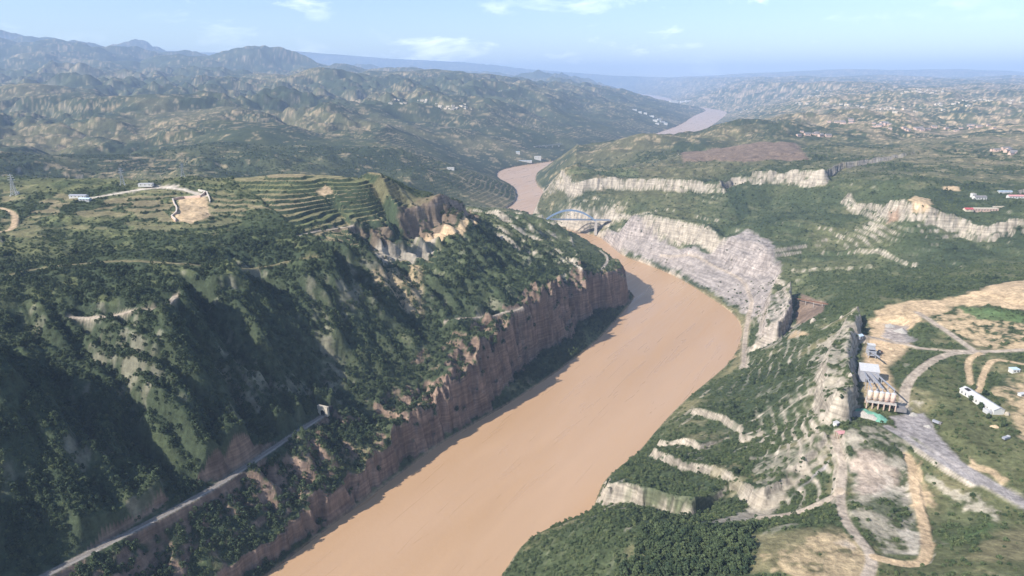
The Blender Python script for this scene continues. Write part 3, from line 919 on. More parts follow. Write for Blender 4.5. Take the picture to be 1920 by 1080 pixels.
paint([(1400, 860), (1530, 800), (1560, 830), (1490, 900), (1430, 940)], 'rock', 0.5, 6, 10, None, 0.3)
paint([(1300, 890), (1400, 860), (1440, 900), (1400, 930)], 'dry', 0.5, 6, 8, None, 0.3)
paint([(1640, 870), (1700, 870), (1720, 930), (1690, 960), (1640, 930)], 'pale', 0.45, 5, 8, None, 0.3)
# excavation on the left plateau
paint([(325, 415), (335, 372), (385, 365), (398, 405), (360, 420)], 'soil', 0.9, 3, 3)
paint([(590, 360), (612, 345), (625, 358), (610, 370)], 'soil', 0.9, 3, 3)
paint([(690, 345), (760, 355), (825, 372), (780, 385), (700, 375)], 'dry', 0.6, 5, 5)
paint([(1700, 378), (1740, 372), (1750, 390), (1710, 398)], 'soil', 0.85, 4, 4)
paint([(1660, 395), (1690, 390), (1690, 415), (1665, 420)], 'red', 0.7, 4, 4)
paint([(1765, 348), (1800, 350), (1800, 358), (1768, 355)], 'soil', 0.9, 3, 3)
# rail bed and roads
for line, hw, key in ROADS:
    lo = line.min(0) - hw - 6; hi = line.max(0) + hw + 6
    sel = (X > lo[0]) & (X < hi[0]) & (Y > lo[1]) & (Y < hi[1])
    d = polydist(line, X[sel], Y[sel])[0] + 0.8 * nC[sel]
    W_ = np.zeros(X.shape); W_[sel] = sst(hw + 1.6, hw - 0.6, d) * 0.95
    mix(W_, key)
    ROCK[sel] *= 1 - W_[sel]
d = np.full(X.shape, 1e3); sel = (X < 0) & (Y < 750)
d[sel] = polydist(RAIL, X[sel], Y[sel])[0]
mix(sst(4.2, 2.8, d), (0.30, 0.265, 0.235))
ROCK *= 1 - sst(4.2, 2.8, d)
# mud along the waterline
mix(sst(2.0, 0.6, Z) * (DIST < 9000) * 0.8, (0.34, 0.24, 0.15))
# fine mottling
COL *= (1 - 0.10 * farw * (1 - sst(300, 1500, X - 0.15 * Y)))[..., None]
COL *= (1 + 0.42 * nC[..., None] + 0.28 * nB[..., None] + 0.35 * nE[..., None])
COL = np.clip(COL, 0.012, 0.75)
print('colour', time.time() - T0)


# ------------------------------------------------------------------ materials
def new_mat(name):
    m = bpy.data.materials.new(name)
    m.use_nodes = True
    nt = m.node_tree
    b = nt.nodes['Principled BSDF']
    return m, nt, b


def ground_material():
    m, nt, b = new_mat('ground')
    N = nt.nodes.new; L = nt.links.new
    at = N('ShaderNodeVertexColor'); at.layer_name = 'tint'
    rk = N('ShaderNodeAttribute'); rk.attribute_name = 'rock'
    geo_ = N('ShaderNodeNewGeometry')
    n1 = N('ShaderNodeTexNoise'); n1.inputs['Scale'].default_value = 0.22; n1.inputs['Detail'].default_value = 5; n1.inputs['Roughness'].default_value = 0.7
    L(geo_.outputs['Position'], n1.inputs['Vector'])
    # beds and vertical streaks of the rock
    mp = N('ShaderNodeMapping'); mp.inputs['Scale'].default_value = (0.025, 0.025, 0.42)
    L(geo_.outputs['Position'], mp.inputs['Vector'])
    n2 = N('ShaderNodeTexNoise'); n2.inputs['Scale'].default_value = 1.0; n2.inputs['Detail'].default_value = 4
    L(mp.outputs[0], n2.inputs['Vector'])
    mp3 = N('ShaderNodeMapping'); mp3.inputs['Scale'].default_value = (0.16, 0.16, 0.018)
    L(geo_.outputs['Position'], mp3.inputs['Vector'])
    n3 = N('ShaderNodeTexNoise'); n3.inputs['Scale'].default_value = 1.0; n3.inputs['Detail'].default_value = 5; n3.inputs['Roughness'].default_value = 0.65
    L(mp3.outputs[0], n3.inputs['Vector'])

    def rng_(node, a, b_, lo, hi):
        r = N('ShaderNodeMapRange'); r.inputs['From Min'].default_value = a; r.inputs['From Max'].default_value = b_
        r.inputs['To Min'].default_value = lo; r.inputs['To Max'].default_value = hi
        L(node.outputs['Fac'], r.inputs['Value']); return r
    r1 = rng_(n1, 0.3, 0.7, 0.62, 1.38)
    r2 = rng_(n2, 0.3, 0.7, 0.66, 1.25)
    r3 = rng_(n3, 0.3, 0.7, 0.60, 1.30)
    mr = N('ShaderNodeMath'); mr.operation = 'MULTIPLY'; L(r2.outputs[0], mr.inputs[0]); L(r3.outputs[0], mr.inputs[1])
    mx = N('ShaderNodeMix'); mx.data_type = 'FLOAT'
    L(rk.outputs['Fac'], mx.inputs['Factor']); L(r1.outputs[0], mx.inputs['A']); L(mr.outputs[0], mx.inputs['B'])
    sc = N('ShaderNodeVectorMath'); sc.operation = 'SCALE'
    L(at.outputs['Color'], sc.inputs[0]); L(mx.outputs['Result'], sc.inputs['Scale'])
    L(sc.outputs[0], b.inputs['Base Color'])
    b.inputs['Roughness'].default_value = 0.95
    b.inputs['Specular IOR Level'].default_value = 0.1
    hs = N('ShaderNodeMix'); hs.data_type = 'FLOAT'
    L(rk.outputs['Fac'], hs.inputs['Factor']); L(n1.outputs['Fac'], hs.inputs['A']); L(n3.outputs['Fac'], hs.inputs['B'])
    bp = N('ShaderNodeBump'); bp.inputs['Strength'].default_value = 0.55; bp.inputs['Distance'].default_value = 4.0
    L(hs.outputs['Result'], bp.inputs['Height'])
    L(bp.outputs[0], b.inputs['Normal'])
    return m


def grid_mesh(name, XX, YY, ZZ, col=None, rock=None):
    nr, nc = XX.shape
    me = bpy.data.meshes.new(name)
    n = nr * nc
    me.vertices.add(n)
    co = np.stack([XX.ravel(), YY.ravel(), ZZ.ravel()], 1).astype(np.float32)
    me.vertices.foreach_set('co', co.ravel())
    i = np.arange(n).reshape(nr, nc)
    q = np.stack([i[:-1, :-1], i[:-1, 1:], i[1:, 1:], i[1:, :-1]], -1).reshape(-1, 4)
    me.loops.add(q.size); me.polygons.add(len(q))
    me.loops.foreach_set('vertex_index', q.ravel().astype(np.int32))
    me.polygons.foreach_set('loop_start', (np.arange(len(q)) * 4).astype(np.int32))
    me.polygons.foreach_set('loop_total', np.full(len(q), 4, np.int32))
    me.polygons.foreach_set('use_smooth', np.ones(len(q), bool))
    me.update(calc_edges=True)
    if col is not None:
        a = me.color_attributes.new('tint', 'FLOAT_COLOR', 'POINT')
        a.data.foreach_set('color', np.concatenate([col.reshape(-1, 3), np.ones((n, 1))], 1).astype(np.float32).ravel())
    if rock is not None:
        a = me.attributes.new('rock', 'FLOAT', 'POINT')
        a.data.foreach_set('value', rock.ravel().astype(np.float32))
    return me


M = {}
M['ground'] = ground_material()
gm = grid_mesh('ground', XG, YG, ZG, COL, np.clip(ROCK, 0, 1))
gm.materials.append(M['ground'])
g_ob = bpy.data.objects.new('ground', gm)
g_ob['kind'] = 'structure'
g_ob['label'] = 'green hills, cliffs and terraced loess country on both sides of the river'
scene.collection.objects.link(g_ob)
print('ground', time.time() - T0)


def river_material():
    m, nt, b = new_mat('silty_water')
    N = nt.nodes.new; L = nt.links.new
    geo_ = N('ShaderNodeNewGeometry')
    mp = N('ShaderNodeMapping'); mp.inputs['Scale'].default_value = (0.0022, 0.012, 1)
    mp0 = N('ShaderNodeMapping'); mp0.inputs['Rotation'].default_value = (0, 0, -1.03)
    L(geo_.outputs['Position'], mp0.inputs['Vector']); L(mp0.outputs[0], mp.inputs['Vector'])
    n = N('ShaderNodeTexNoise'); n.inputs['Scale'].default_value = 1; n.inputs['Detail'].default_value = 5; n.inputs['Distortion'].default_value = 0.6
    L(mp.outputs[0], n.inputs['Vector'])
    cr = N('ShaderNodeValToRGB')
    cr.color_ramp.elements[0].position = 0.3; cr.color_ramp.elements[0].color = (0.43, 0.272, 0.152, 1)
    cr.color_ramp.elements[1].position = 0.7; cr.color_ramp.elements[1].color = (0.475, 0.315, 0.196, 1)
    L(n.outputs['Fac'], cr.inputs[0]); pass
    mq = N('ShaderNodeMapping'); mq.inputs['Scale'].default_value = (0.007, 0.085, 1)
    L(mp0.outputs[0], mq.inputs['Vector'])
    nq = N('ShaderNodeTexNoise'); nq.inputs['Scale'].default_value = 1; nq.inputs['Detail'].default_value = 6; nq.inputs['Distortion'].default_value = 1.2
    L(mq.outputs[0], nq.inputs['Vector'])
    rq = N('ShaderNodeMapRange'); rq.inputs['From Min'].default_value = 0.3; rq.inputs['From Max'].default_value = 0.7; rq.inputs['To Min'].default_value = 0.975; rq.inputs['To Max'].default_value = 1.02
    L(nq.outputs['Fac'], rq.inputs['Value'])
    vq = N('ShaderNodeVectorMath'); vq.operation = 'SCALE'
    L(cr.outputs[0], vq.inputs[0]); L(rq.outputs[0], vq.inputs['Scale']); L(vq.outputs[0], b.inputs['Base Color'])
    rr_ = N('ShaderNodeMapRange'); rr_.inputs['From Min'].default_value = 0.3; rr_.inputs['From Max'].default_value = 0.7; rr_.inputs['To Min'].default_value = 0.22; rr_.inputs['To Max'].default_value = 0.5
    L(nq.outputs['Fac'], rr_.inputs['Value']); L(rr_.outputs[0], b.inputs['Roughness'])
    b.inputs['Specular IOR Level'].default_value = 0.4
    n2 = N('ShaderNodeTexNoise'); n2.inputs['Scale'].default_value = 0.25; n2.inputs['Detail'].default_value = 4
    L(geo_.outputs['Position'], n2.inputs['Vector'])
    bp = N('ShaderNodeBump'); bp.inputs['Strength'].default_value = 0.12; bp.inputs['Distance'].default_value = 1.0
    L(n2.outputs['Fac'], bp.inputs['Height']); L(bp.outputs[0], b.inputs['Normal'])
    return m


M['water'] = river_material()
rv = offset_line(LB, 12.0), offset_line(RB, -12.0)
bm = bmesh.new()
# strip between the banks, resampled to matching stations
def resample(line, n):
    s = np.concatenate([[0], np.cumsum(np.linalg.norm(np.diff(line, axis=0), axis=1))]); s /= s[-1]
    t = np.linspace(0, 1, n)
    return np.stack([np.interp(t, s, line[:, 0]), np.interp(t, s, line[:, 1])], 1)
poly = [bm.verts.new((x, y, 0.0)) for x, y in np.vstack([offset_line(LB, 6.0)[:], offset_line(RB, -6.0)[::-1]])]
f = bm.faces.new(poly)
bmesh.ops.triangulate(bm, faces=[f])
me = bpy.data.meshes.new('river'); bm.to_mesh(me); bm.free()
me.materials.append(M['water'])
if me.polygons[0].normal.z < 0:
    me.flip_normals()
riv = bpy.data.objects.new('river', me); riv['kind'] = 'structure'
riv['label'] = 'broad silty brown river winding through the gorge'
scene.collection.objects.link(riv)

# ------------------------------------------------------------------ haze
def build_haze():
    bm = bmesh.new()
    x0, x1, y0, y1, z0, z1 = -38500, 38500, -1500, 42500, -9.0, 1180.0
    vs_ = [bm.verts.new(p) for p in [(x0, y0, z0), (x1, y0, z0), (x1, y1, z0), (x0, y1, z0), (x0, y0, z1), (x1, y0, z1), (x1, y1, z1), (x0, y1, z1)]]
    for q in [(3, 2, 1, 0), (4, 5, 6, 7), (0, 1, 5, 4), (1, 2, 6, 5), (2, 3, 7, 6), (3, 0, 4, 7)]:
        bm.faces.new([vs_[k] for k in q])
    me = bpy.data.meshes.new('haze'); bm.to_mesh(me); bm.free()
    m = bpy.data.materials.new('haze'); m.use_nodes = True
    nt = m.node_tree; nt.nodes.clear()
    out = nt.nodes.new('ShaderNodeOutputMaterial')
    pv = nt.nodes.new('ShaderNodeVolumePrincipled')
    pv.inputs['Color'].default_value = HAZE_COLOR
    pv.inputs['Density'].default_value = HAZE_DENSITY
    pv.inputs['Anisotropy'].default_value = 0.0
    nt.links.new(pv.outputs[0], out.inputs['Volume'])
    me.materials.append(m)
    o = bpy.data.objects.new('haze', me); o['kind'] = 'stuff'; o['label'] = 'pale blue haze in the air over the valley'; o['category'] = 'haze'
    scene.collection.objects.link(o)


HAZE_COLOR = (0.49, 0.67, 1.0, 1)
build_haze()

# ------------------------------------------------------------------ small helpers for things
def simple_mat(name, col, rough=0.85, noise=0.25, scale=0.6, metallic=0.0, spec=0.2):
    m, nt, b = new_mat(name)
    N = nt.nodes.new; L = nt.links.new
    tc = N('ShaderNodeTexCoord')
    n = N('ShaderNodeTexNoise'); n.inputs['Scale'].default_value = scale; n.inputs['Detail'].default_value = 5; n.inputs['Roughness'].default_value = 0.65
    L(tc.outputs['Object'], n.inputs['Vector'])
    r = N('ShaderNodeMapRange'); r.inputs['From Min'].default_value = 0.3; r.inputs['From Max'].default_value = 0.7
    r.inputs['To Min'].default_value = 1 - noise; r.inputs['To Max'].default_value = 1 + noise
    L(n.outputs['Fac'], r.inputs['Value'])
    v = N('ShaderNodeVectorMath'); v.operation = 'SCALE'; v.inputs[0].default_value = col
    L(r.outputs[0], v.inputs['Scale']); L(v.outputs[0], b.inputs['Base Color'])
    b.inputs['Roughness'].default_value = rough; b.inputs['Metallic'].default_value = metallic
    b.inputs['Specular IOR Level'].default_value = spec
    return m


def leaf_mat(name, c0, c1):
    m, nt, b = new_mat(name)
    N = nt.nodes.new; L = nt.links.new
    oi = N('ShaderNodeObjectInfo')
    cr = N('ShaderNodeValToRGB')
    cr.color_ramp.elements[0].color = c0 + (1,); cr.color_ramp.elements[1].color = c1 + (1,)
    L(oi.outputs['Random'], cr.inputs[0])
    tc = N('ShaderNodeTexCoord')
    n = N('ShaderNodeTexNoise'); n.inputs['Scale'].default_value = 1.3; n.inputs['Detail'].default_value = 3
    L(tc.outputs['Object'], n.inputs['Vector'])
    r = N('ShaderNodeMapRange'); r.inputs['From Min'].default_value = 0.3; r.inputs['From Max'].default_value = 0.7
    r.inputs['To Min'].default_value = 0.6; r.inputs['To Max'].default_value = 1.4
    L(n.outputs['Fac'], r.inputs['Value'])
    v = N('ShaderNodeVectorMath'); v.operation = 'SCALE'
    L(cr.outputs[0], v.inputs[0]); L(r.outputs[0], v.inputs['Scale']); L(v.outputs[0], b.inputs['Base Color'])
    b.inputs['Roughness'].default_value = 0.8; b.inputs['Specular IOR Level'].default_value = 0.15
    return m


M['leaf_dark'] = leaf_mat('leaf_dark', (0.028, 0.046, 0.025), (0.068, 0.092, 0.044))
M['leaf_mid'] = leaf_mat('leaf_mid', (0.045, 0.068, 0.032), (0.085, 0.110, 0.050))
M['leaf_bright'] = leaf_mat('leaf_bright', (0.070, 0.098, 0.040), (0.118, 0.138, 0.062))
M['bark'] = simple_mat('bark', (0.10, 0.075, 0.05))

COLL = scene.collection


def link(name, me, parent=None):
    o = bpy.data.objects.new(name, me)
    COLL.objects.link(o)
    if parent:
        o.parent = parent
    return o


def thing(name, label, cat, loc, rz=0.0, group=None, kind=None):
    o = bpy.data.objects.new(name, None)
    o.empty_display_size = 1.0
    COLL.objects.link(o)
    o.location = loc; o.rotation_euler = (0, 0, rz)
    o['label'] = label; o['category'] = cat
    if group: o['group'] = group
    return o


def tagm(o, label, cat, group=None):
    o['label'] = label; o['category'] = cat
    if group: o['group'] = group
    return o


class MB:
    """collects shapes for one mesh"""
    def __init__(self):
        self.v = []; self.f = []

    def add(self, vs_, fs):
        k = len(self.v)
        self.v += [tuple(p) for p in vs_]
        self.f += [tuple(i + k for i in f) for f in fs]
        return self

    def box(self, x0, x1, y0, y1, z0, z1):
        return self.add([(x0, y0, z0), (x1, y0, z0), (x1, y1, z0), (x0, y1, z0), (x0, y0, z1), (x1, y0, z1), (x1, y1, z1), (x0, y1, z1)],
                        [(3, 2, 1, 0), (4, 5, 6, 7), (0, 1, 5, 4), (1, 2, 6, 5), (2, 3, 7, 6), (3, 0, 4, 7)])

    def bar(self, a, b, w, h=None):
        a = Vector(a); b = Vector(b); d = (b - a)
        if d.length < 1e-6: return self
        h = h or w
        d.normalize()
        up = Vector((0, 0, 1)) if abs(d.z) < 0.95 else Vector((1, 0, 0))
        s = d.cross(up).normalized() * (w / 2); u = s.cross(d).normalized() * (h / 2)
        vs_ = [a - s - u, a + s - u, a + s + u, a - s + u, b - s - u, b + s - u, b + s + u, b - s + u]
        return self.add(vs_, [(0, 1, 2, 3), (7, 6, 5, 4), (0, 4, 5, 1), (1, 5, 6, 2), (2, 6, 7, 3), (3, 7, 4, 0)])

    def cyl(self, x, y, z0, z1, r0, r1=None, n=14, cap=True):
        r1 = r0 if r1 is None else r1
        vs_ = [(x + r0 * math.cos(2 * math.pi * i / n), y + r0 * math.sin(2 * math.pi * i / n), z0) for i in range(n)]
        vs_ += [(x + r1 * math.cos(2 * math.pi * i / n), y + r1 * math.sin(2 * math.pi * i / n), z1) for i in range(n)]
        fs = [(i, (i + 1) % n, n + (i + 1) % n, n + i) for i in range(n)]
        if cap: fs += [tuple(range(n - 1, -1, -1)), tuple(range(n, 2 * n))]
        return self.add(vs_, fs)

    def gable(self, x0, x1, y0, y1, z0, z1, over=0.4, th=0.25):
        """two roof slabs, ridge along x"""
        ym = (y0 + y1) / 2
        for s, ye in ((-1, y0), (1, y1)):
            yo = ye + s * over
            zo = z0 - over * (z1 - z0) / abs(ym - ye)
            a = [(x0 - over, yo, zo), (x1 + over, yo, zo), (x1 + over, ym, z1), (x0 - over, ym, z1)]
            b = [(p[0], p[1], p[2] + th) for p in a]
            fs = [(0, 1, 2, 3), (7, 6, 5, 4), (0, 4, 5, 1), (1, 5, 6, 2), (2, 6, 7, 3), (3, 7, 4, 0)]
            if s < 0: fs = [tuple(reversed(f)) for f in fs]
            self.add(a + b, fs)
        return self

    def mesh(self, name, mat, smooth=False):
        me = bpy.data.meshes.new(name)
        me.from_pydata(self.v, [], self.f)
        bm_ = bmesh.new(); bm_.from_mesh(me)
        bmesh.ops.recalc_face_normals(bm_, faces=bm_.faces)
        bm_.to_mesh(me); bm_.free()
        if smooth:
            for p in me.polygons: p.use_smooth = True
        me.materials.append(M[mat])
        return me

    def build(self, name, mat, parent=None, smooth=False):
        return link(name, self.mesh(name, mat, smooth), parent)


def copy_tree(o, parent=None):
    c = o.copy(); COLL.objects.link(c); c.parent = parent
    for ch in list(o.children):
        copy_tree(ch, c)
    return c


# ------------------------------------------------------------------ vegetation
def crown_mesh(name, mat, w, h, base, nclump, seed, flat=0.0):
    """a crown of many leafy clumps spread through an uneven volume"""
    r = random.Random(seed)
    mb = MB()
    for i in range(nclump):
        a = r.uniform(0, 2 * math.pi); u = r.random()
        zz = base + h * u
        rad = w * 0.5 * (math.sin(math.pi * min(1, 0.12 + 0.82 * u)) ** 0.7) * (0.45 + 0.55 * r.random() ** 0.5) * (1 + 0.25 * math.sin(3 * a + seed))
        c = Vector((rad * math.cos(a), rad * math.sin(a), zz))
        s = w * r.uniform(0.15, 0.26)
        q = Matrix.Rotation(r.uniform(0, 6.3), 3, Vector((r.uniform(-1, 1), r.uniform(-1, 1), r.uniform(-1, 1))).normalized())
        pts = [Vector((0, 0, s * 0.8)), Vector((s, 0, -s * 0.3)), Vector((-s * 0.5, s * 0.9, -s * 0.25)), Vector((-s * 0.5, -s * 0.9, -s * 0.25))]
        mb.add([c + q @ p for p in pts], [(0, 1, 2), (0, 2, 3), (0, 3, 1), (1, 3, 2)])
    return mb.mesh(name, mat)


def scatter_points(n, r0, r1, power):
    """random places on the ground within the visible wedge"""
    u = rng.random(n)
    if abs(power - 1.0) < 1e-6:
        r = r0 * (r1 / r0) ** u
    else:
        r = (r0 ** (2 - 0) + u * (r1 ** 2 - r0 ** 2)) ** 0.5
    th = rng.uniform(-0.86, 0.86, n)
    return r * np.sin(th), r * np.cos(th)


LUM = COL.mean(-1)
GREEN = COL[..., 1] / (COL[..., 0] + 1e-3)


def veg_prob(x, y):
    fi, fj = grid_idx(x, y)
    lum = bil(LUM, fi, fj); g = bil(GREEN, fi, fj); rk = bil(ROCK, fi, fj); sl = bil(SLOPE, fi, fj); z = bil(ZG, fi, fj)
    p = sst(0.13, 0.055, lum) * sst(0.95, 1.2, g) * (1 - sst(0.25, 0.6, rk)) * (1 - sst(1.8, 2.6, sl)) * (z > 2.0)
    p = np.maximum(p, 0.10 * sst(0.24, 0.14, lum) * sst(0.85, 1.0, g) * (1 - sst(0.3, 0.6, rk)) * (z > 2.0))
    p = np.maximum(p, 0.16 * sst(0.5, 0.9, rk) * (sl < 2.6) * (z > 4.0))
    steep_left = (bil(LEFT.astype(float), fi, fj) > 0.5) & (z > 20) & (z < 205) & (y < 1250) & (sl < 1.9) & (lum < 0.14)
    p = np.maximum(p, 0.75 * steep_left)
    p = np.maximum(p, 0.5 * ((bil(LEFT.astype(float), fi, fj) > 0.5) & (z > 20) & (z < 200) & (y < 1250) & (sl < 2.0) & (lum < 0.28)))
    for poly, s in TERRACE_W[:1]:
        p = np.where(inpoly(poly, x, y), p * 0.15, p)
    return p, lum, z, sl


NODE_CACHE = {}


def instance_points(name, pts, scales, rots, src, label):
    """one object that stands a shrub mesh on each of many ground points"""
    me = bpy.data.meshes.new(name)
    me.vertices.add(len(pts))
    me.vertices.foreach_set('co', pts.astype(np.float32).ravel())
    a = me.attributes.new('size', 'FLOAT', 'POINT'); a.data.foreach_set('value', scales.astype(np.float32))
    a = me.attributes.new('turn', 'FLOAT_VECTOR', 'POINT')
    rv = np.zeros((len(pts), 3), np.float32); rv[:, 2] = rots
    a.data.foreach_set('vector', rv.ravel())
    me.update()
    o = link(name, me)
    o['kind'] = 'stuff'; o['label'] = label; o['category'] = 'vegetation'
    ng = bpy.data.node_groups.new(name, 'GeometryNodeTree')
    ng.interface.new_socket('Geometry', in_out='INPUT', socket_type='NodeSocketGeometry')
    ng.interface.new_socket('Geometry', in_out='OUTPUT', socket_type='NodeSocketGeometry')
    N = ng.nodes.new; L = ng.links.new
    gi = N('NodeGroupInput'); go = N('NodeGroupOutput')
    m2p = N('GeometryNodeMeshToPoints')
    iop = N('GeometryNodeInstanceOnPoints')
    oi = N('GeometryNodeObjectInfo'); oi.inputs['Object'].default_value = src; oi.inputs['As Instance'].default_value = True
    s = N('GeometryNodeInputNamedAttribute'); s.data_type = 'FLOAT'; s.inputs['Name'].default_value = 'size'
    t = N('GeometryNodeInputNamedAttribute'); t.data_type = 'FLOAT_VECTOR'; t.inputs['Name'].default_value = 'turn'
    L(gi.outputs[0], m2p.inputs['Mesh'])
    L(m2p.outputs[0], iop.inputs['Points'])
    L(oi.outputs['Geometry'], iop.inputs['Instance'])
    L(s.outputs['Attribute'], iop.inputs['Scale']); L(t.outputs['Attribute'], iop.inputs['Rotation'])
    L(iop.outputs[0], go.inputs[0])
    md = o.modifiers.new('scatter', 'NODES'); md.node_group = ng
    return o


# shrub and tree shapes used by the scatter; they stand on the ground themselves
def src_obj(name, mat, w, h, base, ncl, seed, spot, label):
    o = link(name, crown_mesh(name, mat, w, h, base, ncl, seed))
    x, y = spot
    o.location = (x, y, gz(x, y) - 0.2)
    tagm(o, label, 'shrub', 'scrub on the slopes')
    return o


xs, ys = [], []
for n, r0, r1 in VEG_N:
    a, b = scatter_points(n, r0, r1, 2)
    xs.append(a); ys.append(b)
vx = np.concatenate(xs); vy = np.concatenate(ys)
vp, vl, vz, vsl = veg_prob(vx, vy)
clump = 0.55 + 0.9 * fbm(vx, vy, 28, 3, 0.6, seed=50.0)
keep = rng.random(len(vx)) < vp * np.clip(clump, 0.1, 1.0)
for line, hw, key in ROADS:
    lo = line.min(0) - 8; hi = line.max(0) + 8
    s_ = (vx > lo[0]) & (vx < hi[0]) & (vy > lo[1]) & (vy < hi[1])
    keep[s_] &= polydist(line, vx[s_], vy[s_])[0] > hw + 1.0
s_ = (vx < 0) & (vy < 760)
keep[s_] &= polydist(RAIL, vx[s_], vy[s_])[0] > 6.0
vx, vy, vz, vl, vsl = vx[keep], vy[keep], vz[keep], vl[keep], vsl[keep]
rr = np.hypot(vx, vy)
wood = (vl < 0.052)
left_v = bil(LEFT.astype(float), *grid_idx(vx, vy)) > 0.5
left_wood = left_v & (vz < 200) & (rr < 1200)
kind = np.where((left_wood & (rng.random(len(vx)) < 0.62)) | (wood & ~left_v & (rng.random(len(vx)) < 0.22)), 0, np.where(rng.random(len(vx)) < 0.6, 1, 2))
sizes = 0.78 * np.where(kind == 0, 0.45 + 0.95 * rng.random(len(vx)) ** 1.6, 0.35 + 0.9 * rng.random(len(vx)) ** 1.5) * (1 + 0.5 * sst(1100, 2600, rr))
turns = rng.uniform(0, 6.28, len(vx))
print('plants', len(vx), [int((kind == k).sum()) for k in range(3)], time.time() - T0)

# the largest-showing trees of the wood on the near hill are things of their own
hill_poly = H([(1160, 962), (1300, 972), (1410, 986), (1405, 1079), (1160, 1079), (1200, 1010)])
cand = np.where(inpoly(hill_poly, vx, vy))[0]
cand = cand[np.argsort(rr[cand])]
single = []
taken = []
for i in cand:
    if len(single) >= 300: break
    p = (vx[i], vy[i])
    if all((p[0] - q[0]) ** 2 + (p[1] - q[1]) ** 2 > 7.0 for q in taken):
        single.append(i); taken.append(p)
mask = np.ones(len(vx), bool); mask[single] = False
TREES_AT = [(vx[i], vy[i], vz[i]) for i in single]

specs = [('woodland_tree', 'leaf_dark', 4.4, 5.2, 0.6, 34, 'dark broadleaf woodland covering the left valley side'),
         ('hillside_shrub', 'leaf_mid', 3.6, 2.8, 0.1, 30, 'mid green scrub and bushes covering the slopes'),
         ('thicket_bush', 'leaf_bright', 3.4, 2.4, 0.1, 28, 'bright green thickets scattered over the slopes')]
sub = rng.integers(0, 2, len(vx))
for k, (nm, mat, w, h, base, ncl, label) in enumerate(specs):
    for v in range(2):
        sel = mask & (kind == k) & (sub == v)
        idx = np.where(sel)[0]
        if len(idx) < 2: continue
        # the first one is the shape itself, standing in its place
        i0 = idx[np.argmin(rr[idx])]
        src = src_obj(nm, mat, w, h, base, ncl, 11 * k + v + 1, (vx[i0], vy[i0]),
                      {0: 'dark tree of the woodland on the left valley side', 1: 'mid green bush on the open slopes', 2: 'bright green bush on the open slopes'}[k])
        idx = idx[idx != i0]
        pts = np.stack([vx[idx], vy[idx], vz[idx] - 0.25], 1)
        instance_points(['woodland', 'hillside_scrub', 'thicket'][k], pts, sizes[idx], turns[idx], src, label)

# near trees, trunk and crown each
tree_protos = []
for v in range(5):
    r = random.Random(40 + v)
    hgt = 3.4 + 0.5 * v
    cm = crown_mesh('crown', 'leaf_dark' if v % 3 else 'leaf_mid', 3.6 + 0.25 * v, hgt, 1.0, 64, 60 + v)
    tm = MB().cyl(0, 0, -0.4, 1.6 + hgt * 0.4, 0.17, 0.08, 7)
    for k in range(3):
        a = r.uniform(0, 6.3)
        tm.bar((0, 0, 1.3 + 0.4 * k), (1.0 * math.cos(a), 1.0 * math.sin(a), 2.2 + 0.6 * k), 0.1)
    tree_protos.append((cm, tm.mesh('trunk', 'bark')))
for i, (x, y, z) in enumerate(TREES_AT):
    t = thing('broadleaf_tree', 'small dark broadleaf tree in the wood on the hill above the near bank', 'tree', (x, y, z - 0.1), rng.uniform(0, 6.28), 'trees of the wood on the near hill')
    s = rng.uniform(0.75, 1.25)
    t.scale = (s, s, s)
    cm, tm = tree_protos[i % 5]
    link('crown', cm, t); link('trunk', tm, t)
print('trees', len(TREES_AT), time.time() - T0)

# ------------------------------------------------------------------ things people built
for nm, c, kw in [('blue_steel', (0.19, 0.27, 0.40), dict(rough=0.5, noise=0.15)), ('concrete', (0.46, 0.43, 0.40), {}), ('asphalt', (0.10, 0.10, 0.10), {}), ('steel', (0.42, 0.43, 0.45), dict(rough=0.5, noise=0.2)),
                  ('white_wall', (0.58, 0.57, 0.54), dict(noise=0.12)), ('cream_wall', (0.62, 0.54, 0.43), dict(noise=0.15)), ('pink_wall', (0.55, 0.40, 0.33), dict(noise=0.15)), ('grey_sheet', (0.33, 0.34, 0.38), dict(rough=0.55, noise=0.12)),
                  ('pale_sheet', (0.48, 0.48, 0.49), dict(rough=0.6, noise=0.12)), ('blue_sheet', (0.50, 0.62, 0.75), dict(rough=0.5, noise=0.12)), ('red_sheet', (0.42, 0.10, 0.11), dict(noise=0.2)), ('rose_sheet', (0.55, 0.28, 0.28), dict(noise=0.2)), ('tile', (0.20, 0.19, 0.19), dict(noise=0.2)),
                  ('silo_pink', (0.62, 0.44, 0.37), dict(noise=0.12)), ('silo_tan', (0.60, 0.47, 0.37), dict(noise=0.12)), ('dark', (0.03, 0.03, 0.035), {}), ('rust', (0.20, 0.10, 0.06), {}), ('gravel_heap', (0.36, 0.34, 0.31), dict(noise=0.35, scale=1.5)),
                  ('green_net', (0.15, 0.33, 0.25), dict(noise=0.3, scale=0.8)), ('rail_steel', (0.25, 0.22, 0.20), dict(rough=0.4, metallic=0.6)), ('sleeper', (0.30, 0.27, 0.24), {}), ('ballast', (0.33, 0.30, 0.27), dict(noise=0.35, scale=2.0)),
                  ('glass', (0.05, 0.06, 0.08), dict(rough=0.15, spec=0.6)), ('boulder', (0.44, 0.39, 0.32), dict(noise=0.35, scale=0.5)), ('brick_red', (0.36, 0.17, 0.12), {}), ('pale_road', (0.58, 0.52, 0.45), {})]:
    M[nm] = simple_mat(nm, c, **kw)


def P3(px, py, dz=0.0):
    x, y, z = hit(px, py)
    return Vector((x, y, z + dz))


